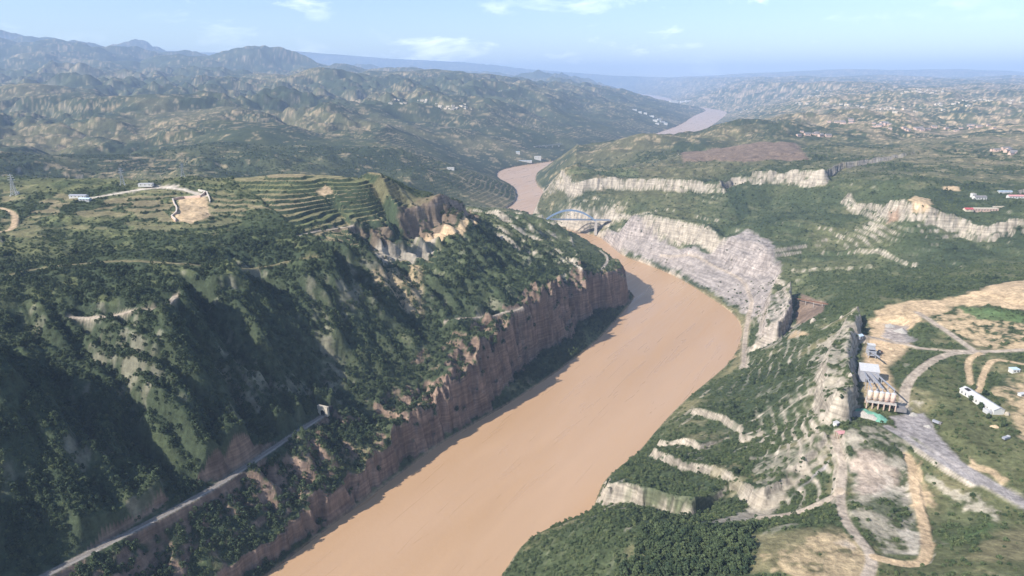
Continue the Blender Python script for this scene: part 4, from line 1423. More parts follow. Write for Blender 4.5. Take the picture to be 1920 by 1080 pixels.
# --- arch bridge over the gorge
def arch_bridge():
    a = Vector(un(1022, 411, 43) + (43,)); b = Vector(un(1117, 411, 45) + (45,))
    b.z = a.z
    Ld = (b - a).length
    rz = math.atan2(b.y - a.y, b.x - a.x)
    t = thing('arch_bridge', 'blue steel arch bridge with a flat deck spanning the gorge', 'bridge', (a.x, a.y, a.z), rz)
    MB().box(-60, Ld + 40, -5.2, 5.2, -1.6, 0).build('deck', 'concrete', t)
    MB().box(-60, Ld + 40, -4.4, 4.4, 0.004, 0.1).build('carriageway', 'asphalt', t)
    rise = 25.0
    n = 20
    arc = lambda u: -3.0 + (rise + 3.0) * 4 * u * (1 - u)
    for s in (-1, 1):
        y = 5.9 * s
        mb = MB()
        for i in range(n):
            u0, u1 = i / n, (i + 1) / n
            mb.bar((u0 * Ld, y, arc(u0)), (u1 * Ld, y, arc(u1)), 1.5, 2.6)
        mb.build('arch_rib', 'blue_steel', t)
        MB().box(-60, Ld + 40, y - 0.5 * s - 0.1, y - 0.5 * s + 0.1, 0.0, 1.1).build('railing', 'blue_steel', t)
        for i in range(1, 14):
            u = i / 14
            if arc(u) > 1.5:
                MB().bar((u * Ld, y, arc(u)), (u * Ld, y, -1.0), 0.35).build('hanger', 'blue_steel', t)
    for i in range(3, n - 2, 2):
        u = i / n
        MB().bar((u * Ld, -5.9, arc(u)), (u * Ld, 5.9, arc(u)), 1.0).build('cross_brace', 'blue_steel', t)
    for x in (-1.0, Ld + 1.0):
        MB().box(x - 3, x + 3, -7.5, 7.5, -40, -1.7).build('pier', 'concrete', t)


arch_bridge()


# --- electricity pylons
def pylon(px, py, h, label, rz):
    p = P3(px, py)
    t = thing('electricity_pylon', label, 'pylon', p, rz, 'pylons of the power line across the plateau')
    hw0, hw1 = h * 0.115, h * 0.022
    for sx in (-1, 1):
        for sy in (-1, 1):
            MB().bar((sx * hw0, sy * hw0, -1.0), (sx * hw1, sy * hw1, h * 0.80), 0.42).build('leg', 'steel', t)
            MB().box(sx * hw0 - 0.9, sx * hw0 + 0.9, sy * hw0 - 0.9, sy * hw0 + 0.9, -1.5, 0.7).build('footing', 'white_wall', t)
    br = MB()
    k = 7
    for i in range(k):
        z0 = h * 0.8 * i / k; z1 = h * 0.8 * (i + 1) / k
        w0 = hw0 + (hw1 - hw0) * i / k; w1 = hw0 + (hw1 - hw0) * (i + 1) / k
        for s in (-1, 1):
            br.bar((-w0, s * w0, z0), (w1, s * w1, z1), 0.2).bar((w0, s * w0, z0), (-w1, s * w1, z1), 0.2)
            br.bar((s * w0, -w0, z0), (s * w1, w1, z1), 0.2).bar((s * w0, w0, z0), (s * w1, -w1, z1), 0.2)
    br.build('bracing', 'steel', t)
    MB().bar((0, 0, h * 0.78), (0, 0, h), 0.9).build('mast', 'steel', t)
    for z, w in ((0.72, 0.17), (0.83, 0.14), (0.93, 0.11)):
        c = MB().bar((-h * w, 0, h * z), (h * w, 0, h * z), 0.5).bar((-h * w, 0, h * z), (0, 0, h * (z + 0.045)), 0.3).bar((h * w, 0, h * z), (0, 0, h * (z + 0.045)), 0.3)
        arm = c.build('cross_arm', 'steel', t)
        for s in (-1, 1):
            MB().bar((s * h * w, 0, h * z), (s * h * w, 0, h * z - 1.8), 0.3).build('insulator', 'glass', arm)


pylon(27, 366, 33, 'grey lattice pylon standing alone on a small levelled pad by the soil track', 0.2)
pylon(230, 346, 27, 'grey lattice pylon on white footings behind the pale plateau road', 0.4)
pylon(343, 331, 24, 'grey lattice pylon at the far edge of the plateau near the terraced fields', 0.5)


# --- railway with tunnel portal
def railway():
    seg = np.concatenate([[0], np.cumsum(np.linalg.norm(np.diff(RAIL, axis=0), axis=1))])
    n = int(seg[-1] / 4)
    ss = np.linspace(0, seg[-1], n)
    pts = np.stack([np.interp(ss, seg, RAIL[:, 0]), np.interp(ss, seg, RAIL[:, 1])], 1)
    tg = np.gradient(pts, axis=0); tg /= np.linalg.norm(tg, axis=1)[:, None]
    nm = np.stack([-tg[:, 1], tg[:, 0]], 1)
    z = RAIL_Z
    o = pts[0]
    t = thing('railway_track', 'single railway track on pale ballast along the cutting to the tunnel', 'railway', (o[0], o[1], z))
    def strip_(name, mat, off, prof, par):
        mb = MB(); vs_ = []; m = len(prof)
        for p, q in zip(pts, nm):
            for w, h in prof:
                vs_.append((p[0] - o[0] + q[0] * (off + w), p[1] - o[1] + q[1] * (off + w), h))
        fs = []
        for i in range(len(pts) - 1):
            for k in range(m):
                k2 = (k + 1) % m
                fs.append((i * m + k, i * m + k2, (i + 1) * m + k2, (i + 1) * m + k))
        fs += [tuple(range(m)), tuple(range((len(pts) - 1) * m + m - 1, (len(pts) - 1) * m - 1, -1))]
        return mb.add(vs_, fs).build(name, mat, par)
    strip_('ballast', 'ballast', 0, [(-2.6, -0.3), (2.6, -0.3), (1.7, 0.35), (-1.7, 0.35)], t)
    for s in (-1, 1):
        strip_('rail', 'rail_steel', 0.75 * s, [(-0.07, 0.5), (0.07, 0.5), (0.07, 0.68), (-0.07, 0.68)], t)
    mb = MB()
    s2 = np.arange(0, seg[-1], 0.9)
    for sx in s2:
        x = np.interp(sx, seg, RAIL[:, 0]) - o[0]; y = np.interp(sx, seg, RAIL[:, 1]) - o[1]
        q = np.array([np.interp(sx, ss, nm[:, 0]), np.interp(sx, ss, nm[:, 1])])
        mb.bar((x - q[0] * 1.25, y - q[1] * 1.25, 0.42), (x + q[0] * 1.25, y + q[1] * 1.25, 0.42), 0.26, 0.16)
    sl = mb.build('sleepers', 'sleeper', t); sl['kind'] = 'stuff'
    # retaining wall on the valley side
    e = pts[-1]; d = tg[-1]
    rz = math.atan2(d[1], d[0])
    p = thing('tunnel_portal', 'small stone tunnel portal with a dark arched mouth at the end of the track', 'tunnel', (e[0] + d[0] * 1.0, e[1] + d[1] * 1.0, z), rz)
    mb = MB()
    w, h, r, dep = 6.5, 10.5, 2.9, 3.0
    ang = [math.pi * i / 12 for i in range(13)]
    inner = [(r * math.cos(a), 3.2 + r * math.sin(a)) for a in ang]
    inner = [(r, 0.0)] + inner + [(-r, 0.0)]
    outer = [(w, 0.0)] + [(w * max(-1, min(1, 1.5 * math.cos(a))), h if 0.3 < a < math.pi - 0.3 else 3.2 + (h - 3.2) * math.sin(a) / math.sin(0.3)) for a in ang] + [(-w, 0.0)]
    vs_ = []; fs = []
    k = len(inner)
    for xx in (0.0, dep):
        vs_ += [(xx, a, b) for a, b in inner] + [(xx, a, b) for a, b in outer]
    for i in range(k - 1):
        fs.append((i, i + 1, k + i + 1, k + i))
        fs.append((2 * k + i, 3 * k + i, 3 * k + i + 1, 2 * k + i + 1))
        fs.append((i, 2 * k + i, 2 * k + i + 1, i + 1))
        fs.append((k + i, k + i + 1, 3 * k + i + 1, 3 * k + i))
    mb.add(vs_, fs).build('headwall', 'boulder', p)
    mb = MB()
    vs_ = [(xx, a * 0.99, b * 0.99) for xx in (0.6, 14.0) for a, b in inner]
    fs = [(i, i + 1, k + i + 1, k + i) for i in range(k - 1)] + [tuple(range(k, 2 * k))]
    mb.add(vs_, fs).build('bore', 'dark', p)


railway()


# --- the aggregate works beside the rock fin
def at_yard(px, py):
    return P3(px, py)


FA = math.radians(-18)  # run of the works buildings


def works():
    # five storage silos on a row of bays
    p = at_yard(1650, 764)
    z = p.z
    t = thing('storage_silos', 'row of five pinkish storage silos over dark loading bays', 'silo', (p.x, p.y, z), FA)
    Lw = 25.0
    MB().box(-Lw / 2, Lw / 2, -3.2, 5.2, 5.0, 6.0).build('platform', 'concrete', t)
    for i in range(6):
        x = -Lw / 2 + 0.5 + i * (Lw - 1.0) / 5
        for y in (-2.7, 4.7):
            MB().box(x - 0.45, x + 0.45, y - 0.45, y + 0.45, -1.0, 5.0).build('column', 'pink_wall', t)
    MB().box(-Lw / 2 + 0.6, Lw / 2 - 0.6, 5.25, 5.6, -1.0, 5.0).build('back_wall', 'tile', t)
    for i in range(5):
        x = -Lw / 2 + 2.9 + i * (Lw - 5.8) / 4
        s = MB().cyl(x, 1.0, 6.2, 15.0, 2.15, n=20).build('silo', 'silo_pink' if i > 2 else 'silo_tan', t, True)
        for pz in (8.5, 11.5, 14.6):
            MB().cyl(x, 1.0, pz, pz + 0.22, 2.22, n=20).build('hoop', 'pale_sheet', s)
        MB().cyl(x, 1.0, 15.0, 15.8, 2.2, 0.7, n=20).build('cone_roof', 'pale_sheet', s)
        MB().cyl(x, 1.0, 15.8, 17.6, 0.5, n=10).build('inlet', 'grey_sheet', s)
    MB().box(Lw / 2 + 0.3, Lw / 2 + 9, -2.5, 5.0, -1.0, 2.2).build('side_ramp', 'tile', t)
    for s in (-3.0, 5.0):
        mb = MB().bar((-Lw / 2, s, 7.3), (Lw / 2, s, 7.3), 0.12)
        for i in range(13):
            mb.bar((-Lw / 2 + i * Lw / 12, s, 6.2), (-Lw / 2 + i * Lw / 12, s, 7.3), 0.1)
        mb.build('guard_rail', 'steel', t)
    silo_top = [t.matrix_basis @ Vector((-Lw / 2 + 2.9 + i * (Lw - 5.8) / 4, 1.0, 17.6)) for i in range(5)]
    # screening house
    q = at_yard(1632, 716)
    t2 = thing('screening_house', 'grey sheet-clad screening house with a sloping roof above the silos', 'building', (q.x - 1, q.y + 4, z + 0.5), FA)
    MB().box(-8.5, 8.5, -6, 6, -2, 12).build('wall', 'grey_sheet', t2)
    rf = MB()
    rf.add([(-9, -6.4, 12.02), (9, -6.4, 12.02), (9, 6.6, 15.5), (-9, 6.6, 15.5), (-9, -6.4, 12.4), (9, -6.4, 12.4), (9, 6.6, 15.9), (-9, 6.6, 15.9)],
           [(3, 2, 1, 0), (4, 5, 6, 7), (0, 1, 5, 4), (1, 2, 6, 5), (2, 3, 7, 6), (3, 0, 4, 7)])
    rf.build('roof', 'pale_sheet', t2)
    MB().add([(-8.5, 5.6, 12), (8.5, 5.6, 12), (8.5, 6.0, 12), (-8.5, 6.0, 12), (-8.5, 5.6, 15.2), (8.5, 5.6, 15.2), (8.5, 6.0, 15.3), (-8.5, 6.0, 15.3)],
             [(3, 2, 1, 0), (4, 5, 6, 7), (0, 1, 5, 4), (1, 2, 6, 5), (2, 3, 7, 6), (3, 0, 4, 7)]).build('upper_wall', 'grey_sheet', t2)
    MB().box(-3, 1, -6.25, -6.03, -1, 4).build('door', 'dark', t2)
    out = t2.matrix_basis @ Vector((3, -6, 10))
    # conveyors from the house to the silos
    for i, tp in enumerate(silo_top[::2]):
        st = t2.matrix_basis @ Vector((-5 + 5 * i, -5.8, 11.0))
        c = thing('conveyor', 'sloping grey conveyor ending over ' + ['the silo next to the rock fin', 'the middle silo of the row', 'the silo beside the haul road'][i], 'conveyor', (st.x, st.y, st.z), 0, 'conveyors feeding the silos')
        d = tp + Vector((0, 0, 1.2)) - st
        MB().bar((0, 0, 0), d, 1.1, 0.9).build('gallery', 'grey_sheet', c)
        for u in (0.35, 0.7):
            b = d * u
            MB().bar((b.x, b.y, b.z - 0.7), (b.x, b.y, z - st.z - 1), 0.4).build('trestle_leg', 'steel', c)
    # crusher frame north of the house
    q = at_yard(1632, 668)
    t3 = thing('crusher_tower', 'open grey steel crusher frame with machinery decks by the rock wall', 'machinery', (q.x, q.y, q.z), FA)
    for sx in (-3.5, 3.5):
        for sy in (-7, 0, 7):
            MB().bar((sx, sy, -1), (sx, sy, 9), 0.55).build('column', 'steel', t3)
    for k, zz in enumerate((3.5, 6.5, 9.0)):
        MB().box(-4, 4, -7.6 + 2 * k, 7.6, zz, zz + 0.35).build('deck', 'grey_sheet', t3)
    MB().box(-2.2, 2.2, -5, -0.5, 3.85, 6.4).build('crusher', 'tile', t3)
    MB().box(-2.4, 2.4, 1.5, 6.5, 6.85, 8.95).build('screen_box', 'grey_sheet', t3)
    MB().add([(-3, 2, 9.4), (3, 2, 9.4), (3, 7, 9.4), (-3, 7, 9.4), (-4.2, 1, 12.4), (4.2, 1, 12.4), (4.2, 8, 12.4), (-4.2, 8, 12.4)],
             [(3, 2, 1, 0), (0, 1, 5, 4), (1, 2, 6, 5), (2, 3, 7, 6), (3, 0, 4, 7)]).build('feed_hopper', 'steel', t3)
    MB().bar((0, -8, 7.5), (2.5, -30, 11.0), 1.5, 1.0).build('belt', 'grey_sheet', t3)
    q = at_yard(1648, 664)
    t4 = thing('cone_crusher', 'small rusty crushing machine on legs beside the crusher frame', 'machinery', (q.x, q.y, q.z), 0.3)
    MB().cyl(0, 0, 1.8, 4.6, 2.2, 1.4, 12).build('bowl', 'tile', t4)
    for a in range(4):
        MB().bar((1.7 * math.cos(a * 1.57), 1.7 * math.sin(a * 1.57), -0.6), (1.5 * math.cos(a * 1.57), 1.5 * math.sin(a * 1.57), 2.2), 0.35).build('leg', 'rust', t4)
    MB().box(1.2, 4.4, -0.8, 0.8, 1.6, 3.0).build('motor', 'rust', t4)
    q = at_yard(1610, 634)
    t5 = thing('blue_shed', 'small pale blue sheet shed tucked below the rock fin', 'shed', (q.x + 1, q.y, q.z), 0.5)
    MB().box(-3, 3, -2.4, 2.4, -1, 3.4).build('wall', 'pale_sheet', t5)
    MB().gable(-3, 3, -2.4, 2.4, 3.4, 4.8).build('roof', 'blue_sheet', t5)
    MB().box(-0.7, 0.7, -2.5, -2.42, -0.4, 2.2).build('door', 'tile', t5)
    # gravel heap under a green net
    q = at_yard(1632, 782)
    t6 = thing('gravel_heap', 'long grey gravel heap half covered by a green net', 'heap', (q.x, q.y, q.z - 0.5), math.radians(-52))
    nx, ny = 30, 18
    gxh = np.linspace(-17, 17, nx); gyh = np.linspace(-9, 9, ny)
    A, B = np.meshgrid(gxh, gyh)
    hh = 5.4 * np.clip(1 - (A / 17) ** 4 - (B / 9) ** 2, 0, 1) ** 0.75 * (1 + 0.5 * fbm(A + 50, B, 6, 3, seed=70.0)) - 0.6
    vs_ = [(A[i, j], B[i, j], hh[i, j]) for i in range(ny) for j in range(nx)]
    fs = [(i * nx + j, i * nx + j + 1, (i + 1) * nx + j + 1, (i + 1) * nx + j) for i in range(ny - 1) for j in range(nx - 1)]
    MB().add(vs_, fs).build('gravel', 'gravel_heap', t6, True)
    vs2 = [(a, b, c + 0.18) for a, b, c in vs_]
    keepf = []
    for f in fs:
        cx = sum(vs_[k][0] for k in f) / 4; cy = sum(vs_[k][1] for k in f) / 4
        if (cy > -2.6 + 1.6 * math.sin(cx * 0.7) or cx > 8) and sum(vs_[k][2] for k in f) / 4 > -0.2:
            keepf.append(f)
    MB().add(vs2, keepf).build('net', 'green_net', t6, True)
    # gate hut and red canopy by the haul road
    q = at_yard(1568, 797)
    t7 = thing('gate_hut', 'small white flat-roofed hut at the foot of the rock fin', 'hut', (q.x, q.y, q.z), 0.5)
    MB().box(-2.4, 2.4, -1.8, 1.8, -1, 2.8).build('wall', 'white_wall', t7)
    MB().box(-2.8, 2.8, -2.2, 2.2, 2.8, 3.1).build('roof', 'pale_sheet', t7)
    MB().box(-0.5, 0.4, -1.9, -1.82, -0.3, 2.0).build('door', 'tile', t7)
    MB().box(1.0, 1.9, -1.9, -1.82, 0.9, 2.0).build('window', 'glass', t7)
    q = at_yard(1575, 818)
    t8 = thing('weighbridge_canopy', 'rust red canopy on posts over the haul road', 'canopy', (q.x, q.y, q.z), 0.2)
    MB().gable(-3.4, 3.4, -2.6, 2.6, 4.0, 5.0).build('roof', 'rose_sheet', t8)
    for sx in (-3, 3):
        for sy in (-2.2, 2.2):
            MB().bar((sx, sy, -1), (sx, sy, 4.1), 0.3).build('post', 'rust', t8)


works()


# --- sheds and workshops by the works
def house(name, label, cat, p, rz, L_, W_, Hh, rise, wall, roof, group=None, windows=3, door=True, deep=1.5):
    t = thing(name, label, cat, p, rz, group)
    w = MB().box(-L_ / 2, L_ / 2, -W_ / 2, W_ / 2, -deep, Hh)
    if rise > 0:
        for x in (-L_ / 2, L_ / 2 - 0.25):
            w.add([(x, -W_ / 2, Hh), (x + 0.25, -W_ / 2, Hh), (x + 0.25, W_ / 2, Hh), (x, W_ / 2, Hh), (x, 0, Hh + rise - 0.05), (x + 0.25, 0, Hh + rise - 0.05)],
                  [(0, 1, 5, 4), (2, 3, 4, 5), (1, 2, 5), (3, 0, 4)])
    w.build('wall', wall, t)
    if rise > 0:
        MB().gable(-L_ / 2, L_ / 2, -W_ / 2, W_ / 2, Hh + 0.02, Hh + rise, 0.5).build('roof', roof, t)
    else:
        MB().box(-L_ / 2 - 0.3, L_ / 2 + 0.3, -W_ / 2 - 0.3, W_ / 2 + 0.3, Hh, Hh + 0.35).build('roof', roof, t)
    for i in range(windows):
        x = -L_ / 2 + (i + 0.7) * L_ / (windows + 0.4)
        wd = MB().box(x - 0.7, x + 0.7, -W_ / 2 - 0.06, -W_ / 2 + 0.1, Hh * 0.35, Hh * 0.75).build('window', 'glass', t)
        MB().box(x - 0.8, x + 0.8, -W_ / 2 - 0.16, -W_ / 2 - 0.061, Hh * 0.35 - 0.15, Hh * 0.35).build('sill', 'concrete', wd)
    if door:
        MB().box(L_ / 2 - 1.9, L_ / 2 - 0.8, -W_ / 2 - 0.08, -W_ / 2 + 0.1, 0.0, min(2.1, Hh * 0.8)).build('door', 'tile', t)
    return t


a = P3(1808, 735); b = P3(1872, 778)
d = b - a
ws = house('long_workshop', 'long white workshop with a low gabled roof among bushes', 'workshop', ((a.x + b.x) / 2, (a.y + b.y) / 2, (a.z + b.z) / 2 - 0.3), math.atan2(d.y, d.x), d.length, 10, 4.6, 2.2, 'white_wall', 'pale_sheet', windows=9)
MB().box(-d.length / 2 + 4, -d.length / 2 + 9, -3.8, -0.6, 6.3, 7.0).build('roof_light', 'dark', ws)
MB().box(d.length / 2 - 8, d.length / 2 - 1, -9, -5.3, -1.5, 3.0).build('lean_to', 'pale_sheet', ws)
house('cabin', 'small white flat-roofed cabin with a pale blue roof beyond the workshop', 'cabin', P3(1901, 697), 0.05, 7.5, 6, 3.4, 0, 'white_wall', 'blue_sheet', windows=2)
house('shed', 'tiny white shed in the bare yard below the cabin', 'shed', P3(1914, 742), 0.3, 4.5, 3.5, 2.5, 0.8, 'white_wall', 'pale_sheet', windows=1)


def truck(px, py, rz, label, c1, c2):
    p = P3(px, py)
    t = thing('lorry', label, 'lorry', (p.x, p.y, p.z), rz, 'lorries in the works')
    MB().box(-3.6, 3.4, -1.15, 1.15, 0.7, 1.05).build('chassis', 'dark', t)
    cab = MB().box(1.9, 3.6, -1.2, 1.2, 1.05, 3.0).build('cab', c1, t)
    MB().box(3.58, 3.64, -1.0, 1.0, 1.9, 2.7).build('windscreen', 'glass', cab)
    MB().add([(-3.8, -1.2, 1.06), (1.6, -1.2, 1.06), (1.6, 1.2, 1.06), (-3.8, 1.2, 1.06), (-4.1, -1.25, 2.7), (1.7, -1.25, 2.7), (1.7, 1.25, 2.7), (-4.1, 1.25, 2.7)],
             [(3, 2, 1, 0), (4, 5, 6, 7), (0, 1, 5, 4), (1, 2, 6, 5), (2, 3, 7, 6), (3, 0, 4, 7)]).build('tipper_body', c2, t)
    for x in (-2.6, -1.4, 2.5):
        for s in (-1, 1):
            mb = MB()
            vs_ = [(x + 0.5 * math.cos(k * 0.6283), s * 1.25 - 0.18 * e, 0.5 + 0.5 * math.sin(k * 0.6283)) for e in (-1, 1) for k in range(10)]
            mb.add(vs_, [(k, (k + 1) % 10, 10 + (k + 1) % 10, 10 + k) for k in range(10)] + [tuple(range(9, -1, -1)), tuple(range(10, 20))])
            mb.build('wheel', 'dark', t)


truck(1886, 824, 0.4, 'pale grey tipper lorry parked on the grass above the haul road', 'pale_sheet', 'grey_sheet')
truck(1757, 795, -1.0, 'dark tipper lorry parked at the edge of the grey stockyard', 'tile', 'grey_sheet')

# --- pipeline across the bare ravine
a = P3(1491, 561); b = P3(1552, 572)
t = thing('pipeline', 'dark pipe on short supports across the bare side ravine', 'pipe', a)
d = Vector((b.x - a.x, b.y - a.y, b.z - a.z))
MB().bar((0, 0, 1.5), d + Vector((0, 0, 1.5)), 1.3).build('pipe', 'rust', t)
for u in (0.1, 0.35, 0.6, 0.85):
    q = d * u
    MB().bar((q.x, q.y, q.z + 1.0), (q.x, q.y, gz(a.x + q.x, a.y + q.y) - a.z - 1.0), 0.5).build('support', 'concrete', t)


# --- loose blocks of rock
def boulder(px, py, s, label, seed):
    p = P3(px, py)
    bm_ = bmesh.new(); bmesh.ops.create_icosphere(bm_, subdivisions=2, radius=1.0)
    r = random.Random(seed)
    dirs = [Vector((r.uniform(-1, 1), r.uniform(-1, 1), r.uniform(-0.4, 1))).normalized() for _ in range(9)]
    for v in bm_.verts:
        for q in dirs:
            e = v.co.dot(q)
            if e > 0.72: v.co -= q * (e - 0.72)
        v.co = Vector((v.co.x * s, v.co.y * s * 0.8, v.co.z * s * 1.1))
    me_ = bpy.data.meshes.new('boulder'); bm_.to_mesh(me_); bm_.free(); me_.materials.append(M['boulder'])
    o = link('boulder', me_); o.location = (p.x, p.y, p.z + s * 0.25)
    tagm(o, label, 'rock', 'loose blocks of rock')


boulder(1578, 597, 3.2, 'pale boulder on the grass above the rock fin', 1)
boulder(1524, 604, 4.6, 'pointed pale boulder in the side ravine', 2)
boulder(1594, 705, 2.6, 'pale block of rock on the crest of the fin', 3)
boulder(1888, 778, 2.6, 'dark rounded boulder in the bare yard by the workshop', 4)

# --- right plateau farmsteads
house('farmhouse', 'white farmhouse with a dark tiled roof standing among trees on the plateau', 'house', P3(1836, 374), 0.02, 24, 10, 5.5, 2.6, 'white_wall', 'tile', windows=4)
house('farm_annex', 'small white two-storey annex against the dark-roofed farmhouse', 'house', P3(1824, 370), 0.02, 7, 8, 8.0, 0, 'white_wall', 'concrete', windows=2)
house('red_barn', 'low barn with a bright red roof near the plateau cliff', 'barn', P3(1815, 395), 0.0, 15, 8, 3.2, 2.2, 'cream_wall', 'red_sheet', windows=2)
house('cave_dwelling_row', 'long pinkish row of dwellings with a pale parapet above the cliff', 'house', P3(1846, 396), -0.04, 44, 9, 5.5, 0, 'pink_wall', 'cream_wall', windows=8)
house('long_barn', 'long white barn with a rose pink roof on the plateau', 'barn', P3(1905, 372), -0.06, 34, 9, 5, 2.2, 'white_wall', 'rose_sheet', windows=6)
house('greenhouse', 'long low pale blue sheet building behind the rose-roofed barn', 'building', P3(1884, 361), -0.06, 26, 7, 3, 0.8, 'pale_sheet', 'blue_sheet', windows=3)
t = thing('boundary_wall', 'long low pale wall running from the dwelling row along the plateau', 'wall', P3(1880, 388), -0.02)
for i in range(8):
    MB().box(-18 + i * 4.6, -13.5 + i * 4.6, -0.25, 0.25, -1, 1.6).build('wall_panel', 'cream_wall', t)
    MB().box(-18.1 + i * 4.6 - 0.25, -18.1 + i * 4.6 + 0.15, -0.4, 0.4, -1, 2.0).build('post', 'concrete', t)

# --- left plateau: farm sheds, paved strip, walled excavation
house('blue_shed', 'long low shed with a grey blue roof beside the pale plateau road', 'shed', P3(148, 370), -0.05, 26, 8, 3.2, 1.4, 'white_wall', 'grey_sheet', windows=4)
house('blue_shed', 'shorter grey blue roofed shed at the end of the pale plateau road', 'shed', P3(160, 376), -0.05, 16, 7, 3.0, 1.2, 'pale_sheet', 'blue_sheet', windows=3)
house('store', 'white flat-roofed store on the bank above the pale plateau road', 'store', P3(274, 348), 0.08, 22, 8, 3.4, 0, 'white_wall', 'pale_sheet', windows=3)
house('pump_house', 'small white block beside the lone pylon pad', 'hut', P3(33, 364), 0.1, 4, 3.5, 3.6, 0, 'white_wall', 'pale_sheet', windows=1)


def wall_line(name, label, pxs, h, th, mat, capm):
    pts = [P3(*q) for q in pxs]
    o = pts[0]
    t = thing(name, label, 'wall', o)
    for a, b in zip(pts[:-1], pts[1:]):
        n_ = max(1, int((b - a).length / 8))
        for k in range(n_):
            u = a + (b - a) * (k / n_) - o; v = a + (b - a) * ((k + 1) / n_) - o
            zu = gz(u.x + o.x, u.y + o.y) - o.z; zv = gz(v.x + o.x, v.y + o.y) - o.z
            MB().bar((u.x, u.y, zu + h / 2 - 1), (v.x, v.y, zv + h / 2 - 1), th, h + 2).build('wall_panel', mat, t)
            MB().bar((u.x, u.y, zu + h + 0.17), (v.x, v.y, zv + h + 0.17), th + 0.4, 0.3).build('coping', capm, t)


wall_line('retaining_wall', 'pinkish retaining wall winding round the bare excavation on the plateau', [(385, 362), (376, 370), (345, 372), (324, 376), (332, 395), (330, 402), (322, 408), (330, 416)], 3.2, 1.2, 'pink_wall', 'pale_road')
wall_line('retaining_wall', 'short retaining wall closing the east side of the excavation', [(372, 358), (388, 362), (392, 372), (394, 380)], 2.6, 1.2, 'concrete', 'pale_road')

# --- far buildings by the upper river
def far_house(px, py, L_, W_, Hh, wall, roof, name, label, rz=0.0, rise=0.0, group=None, cat='building', windows=4):
    return house(name, label, cat, P3(px, py), rz, L_, W_, Hh, rise, wall, roof, group, windows, False, 6.0)


far_house(1008, 299, 34, 16, 16, 'white_wall', 'pale_sheet', 'mill_building', 'bright white mill building on the wooded bank of the upper river')
far_house(984, 303, 70, 9, 6, 'white_wall', 'blue_sheet', 'river_shed', 'very long low white shed beside the white mill building', 0.1)
far_house(971, 288, 20, 12, 10, 'white_wall', 'blue_sheet', 'river_house', 'small white house above the long shed by the upper river')
far_house(845, 318, 26, 12, 8, 'white_wall', 'concrete', 'lookout_house', 'white house beside a small field above the river bend')
wts = [(1190, 207), (1200, 212), (1210, 214), (1222, 219), (1228, 228), (1236, 226), (1242, 230), (1248, 234), (1232, 233)]
for i, (a_, b_) in enumerate(wts):
    far_house(a_, b_, random.uniform(28, 55), 16, random.uniform(10, 18), 'white_wall', 'blue_sheet' if i % 2 else 'pale_sheet', 'river_town_house', 'pale block of the small town on the far river bank', random.uniform(-0.3, 0.3), 0, 'blocks of the far river town')
for i, (a_, b_) in enumerate([(1262, 192), (1270, 193), (1280, 192), (1290, 191)]):
    far_house(a_, b_, 90, 40, 24, 'white_wall', 'white_wall', 'far_factory', 'big white factory shed where the river leaves the valley', 0.1, 0, 'white factory sheds at the far river')

# --- villages: small houses scattered over the far plateau and hills
proto = {}
for key, wall, roof, rise in [('plateau', 'cream_wall', 'pale_sheet', 0), ('brick', 'pink_wall', 'tile', 2.4), ('hill', 'white_wall', 'concrete', 0)]:
    proto[key] = None


def village(n, px0, px1, py0, py1, key, wall, roof, rise, label, group, seed):
    r = random.Random(seed)
    centres = [(r.uniform(px0, px1), r.uniform(py0, py1)) for _ in range(max(3, n // 9))]
    first = None
    for i in range(n):
        c = r.choice(centres)
        a_ = c[0] + r.gauss(0, 22); b_ = c[1] + r.gauss(0, 2.2)
        x, y, z = hit(a_, max(py0 - 4, min(py1 + 6, b_)))
        if z < 15: continue
        s = r.uniform(0.8, 1.5)
        if first is None:
            first = house('village_house', label, 'house', (x, y, z), r.uniform(-0.5, 0.5), 16, 9, 5.0, rise, wall, roof, group, 2, False, 3.0)
            o = first
        else:
            o = copy_tree(first)
            o.location = (x, y, z); o.rotation_euler = (0, 0, r.uniform(-0.5, 0.5))
        o.scale = (s, s, s)


village(120, 1400, 1915, 168, 215, 'plateau', 'cream_wall', 'pale_sheet', 0, 'pale flat-roofed village house on the far right plateau', 'village houses on the far plateau', 3)
village(60, 1480, 1915, 222, 300, 'brick', 'pink_wall', 'tile', 2.4, 'pinkish gabled village house among the near plateau fields', 'village houses among the plateau fields', 4)
village(30, 480, 960, 148, 205, 'hill', 'cream_wall', 'concrete', 0, 'small pale house in the hamlets on the left hills', 'hamlet houses on the left hills', 5)

# --- trestle viaduct on the far valley side
a = P3(1003, 276); b = P3(1053, 274)
d = b - a
t = thing('road_viaduct', 'thin road viaduct on tall piers across a gully of the far bank', 'viaduct', (a.x, a.y, max(a.z, b.z) + 3), math.atan2(d.y, d.x))
Lv = math.hypot(d.x, d.y)
MB().box(-5, Lv + 5, -4.5, 4.5, -1.5, 0).build('deck', 'concrete', t)
for s in (-4.4, 4.4):
    MB().box(-5, Lv + 5, s - 0.15, s + 0.15, 0.0, 1.1).build('parapet', 'concrete', t)
for u in (0.15, 0.4, 0.65, 0.9):
    MB().box(u * Lv - 1.6, u * Lv + 1.6, -3, 3, -70, -1.5).build('pier', 'white_wall', t)
print('things', time.time() - T0)


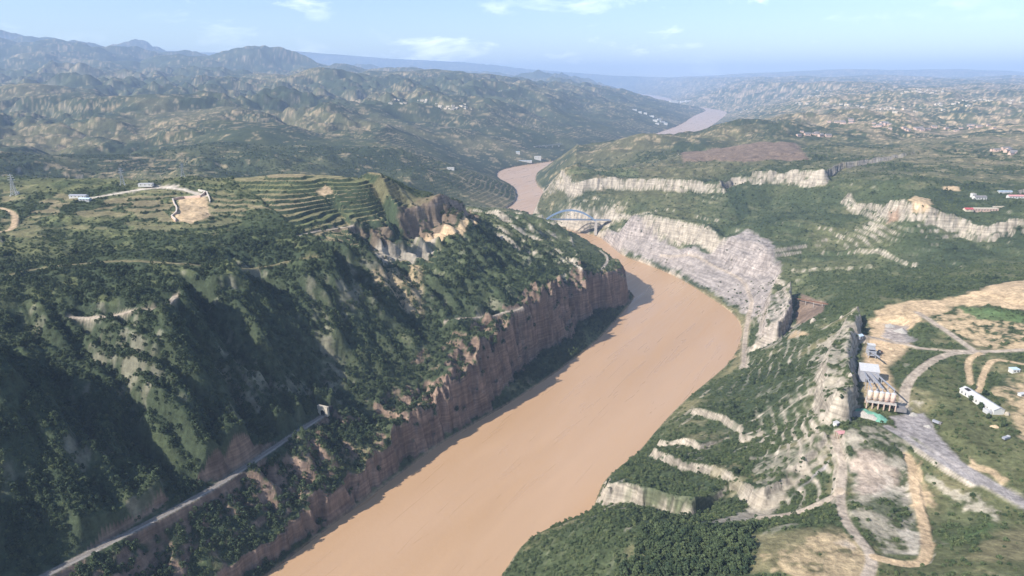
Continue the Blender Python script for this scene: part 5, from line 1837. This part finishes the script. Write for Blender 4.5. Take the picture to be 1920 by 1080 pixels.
# --- small heaps in the yard and trees round the workshop
def heap(px, py, r, h, label, mat):
    p = P3(px, py)
    n = 26; vs_ = [(0, 0, h)]; fs = []
    rr_ = random.Random(int(px))
    for k in range(1, 6):
        for i in range(n):
            a = 2 * math.pi * i / n
            q = r * k / 5 * (1 + 0.14 * math.sin(3 * a + px) + 0.05 * rr_.uniform(-1, 1))
            vs_.append((q * math.cos(a), q * 0.8 * math.sin(a), h * (1 - (k / 5) ** 0.9) - (0.8 if k == 5 else 0) + rr_.uniform(-0.15, 0.15)))
    for i in range(n):
        fs.append((0, 1 + i, 1 + (i + 1) % n))
        for k in range(4):
            a_, b_ = 1 + k * n + i, 1 + k * n + (i + 1) % n
            fs.append((a_, a_ + n, b_ + n, b_))
    o = MB().add(vs_, fs).build('stock_heap', mat)
    o.location = p
    tagm(o, label, 'heap', 'loose heaps of stone and earth in the works')


M['earth_heap'] = simple_mat('earth_heap', (0.50, 0.38, 0.25), noise=0.3, scale=0.8)
heap(1690, 622, 9, 5, 'grey gravel heap at the top of the works yard', 'gravel_heap')
heap(1668, 612, 7, 4, 'smaller grey heap beside the gravel heap in the works yard', 'gravel_heap')
heap(1672, 655, 4, 2.2, 'low earth heap beside the crusher frame', 'earth_heap')
heap(1712, 778, 5, 2.6, 'grey chippings heap on the stockyard apron', 'gravel_heap')
heap(1740, 800, 4, 2.0, 'low chippings heap beside the dark lorry', 'gravel_heap')
heap(1866, 800, 4, 1.8, 'earth heap on the slope below the workshop', 'earth_heap')
spots = [(1790, 735), (1795, 745), (1820, 752), (1838, 768), (1852, 785), (1862, 790), (1868, 760), (1845, 742), (1826, 728), (1880, 800)]
for i, (a_, b_) in enumerate(spots):
    p = P3(a_, b_)
    t = thing('yard_tree', 'green tree close beside the long white workshop', 'tree', (p.x, p.y, p.z - 0.1), i * 1.3, 'trees round the long workshop')
    s = 0.7 + 0.12 * (i % 4); t.scale = (s, s, s * 1.1)
    cm, tm = tree_protos[i % 5]
    link('crown', cm, t); link('trunk', tm, t)
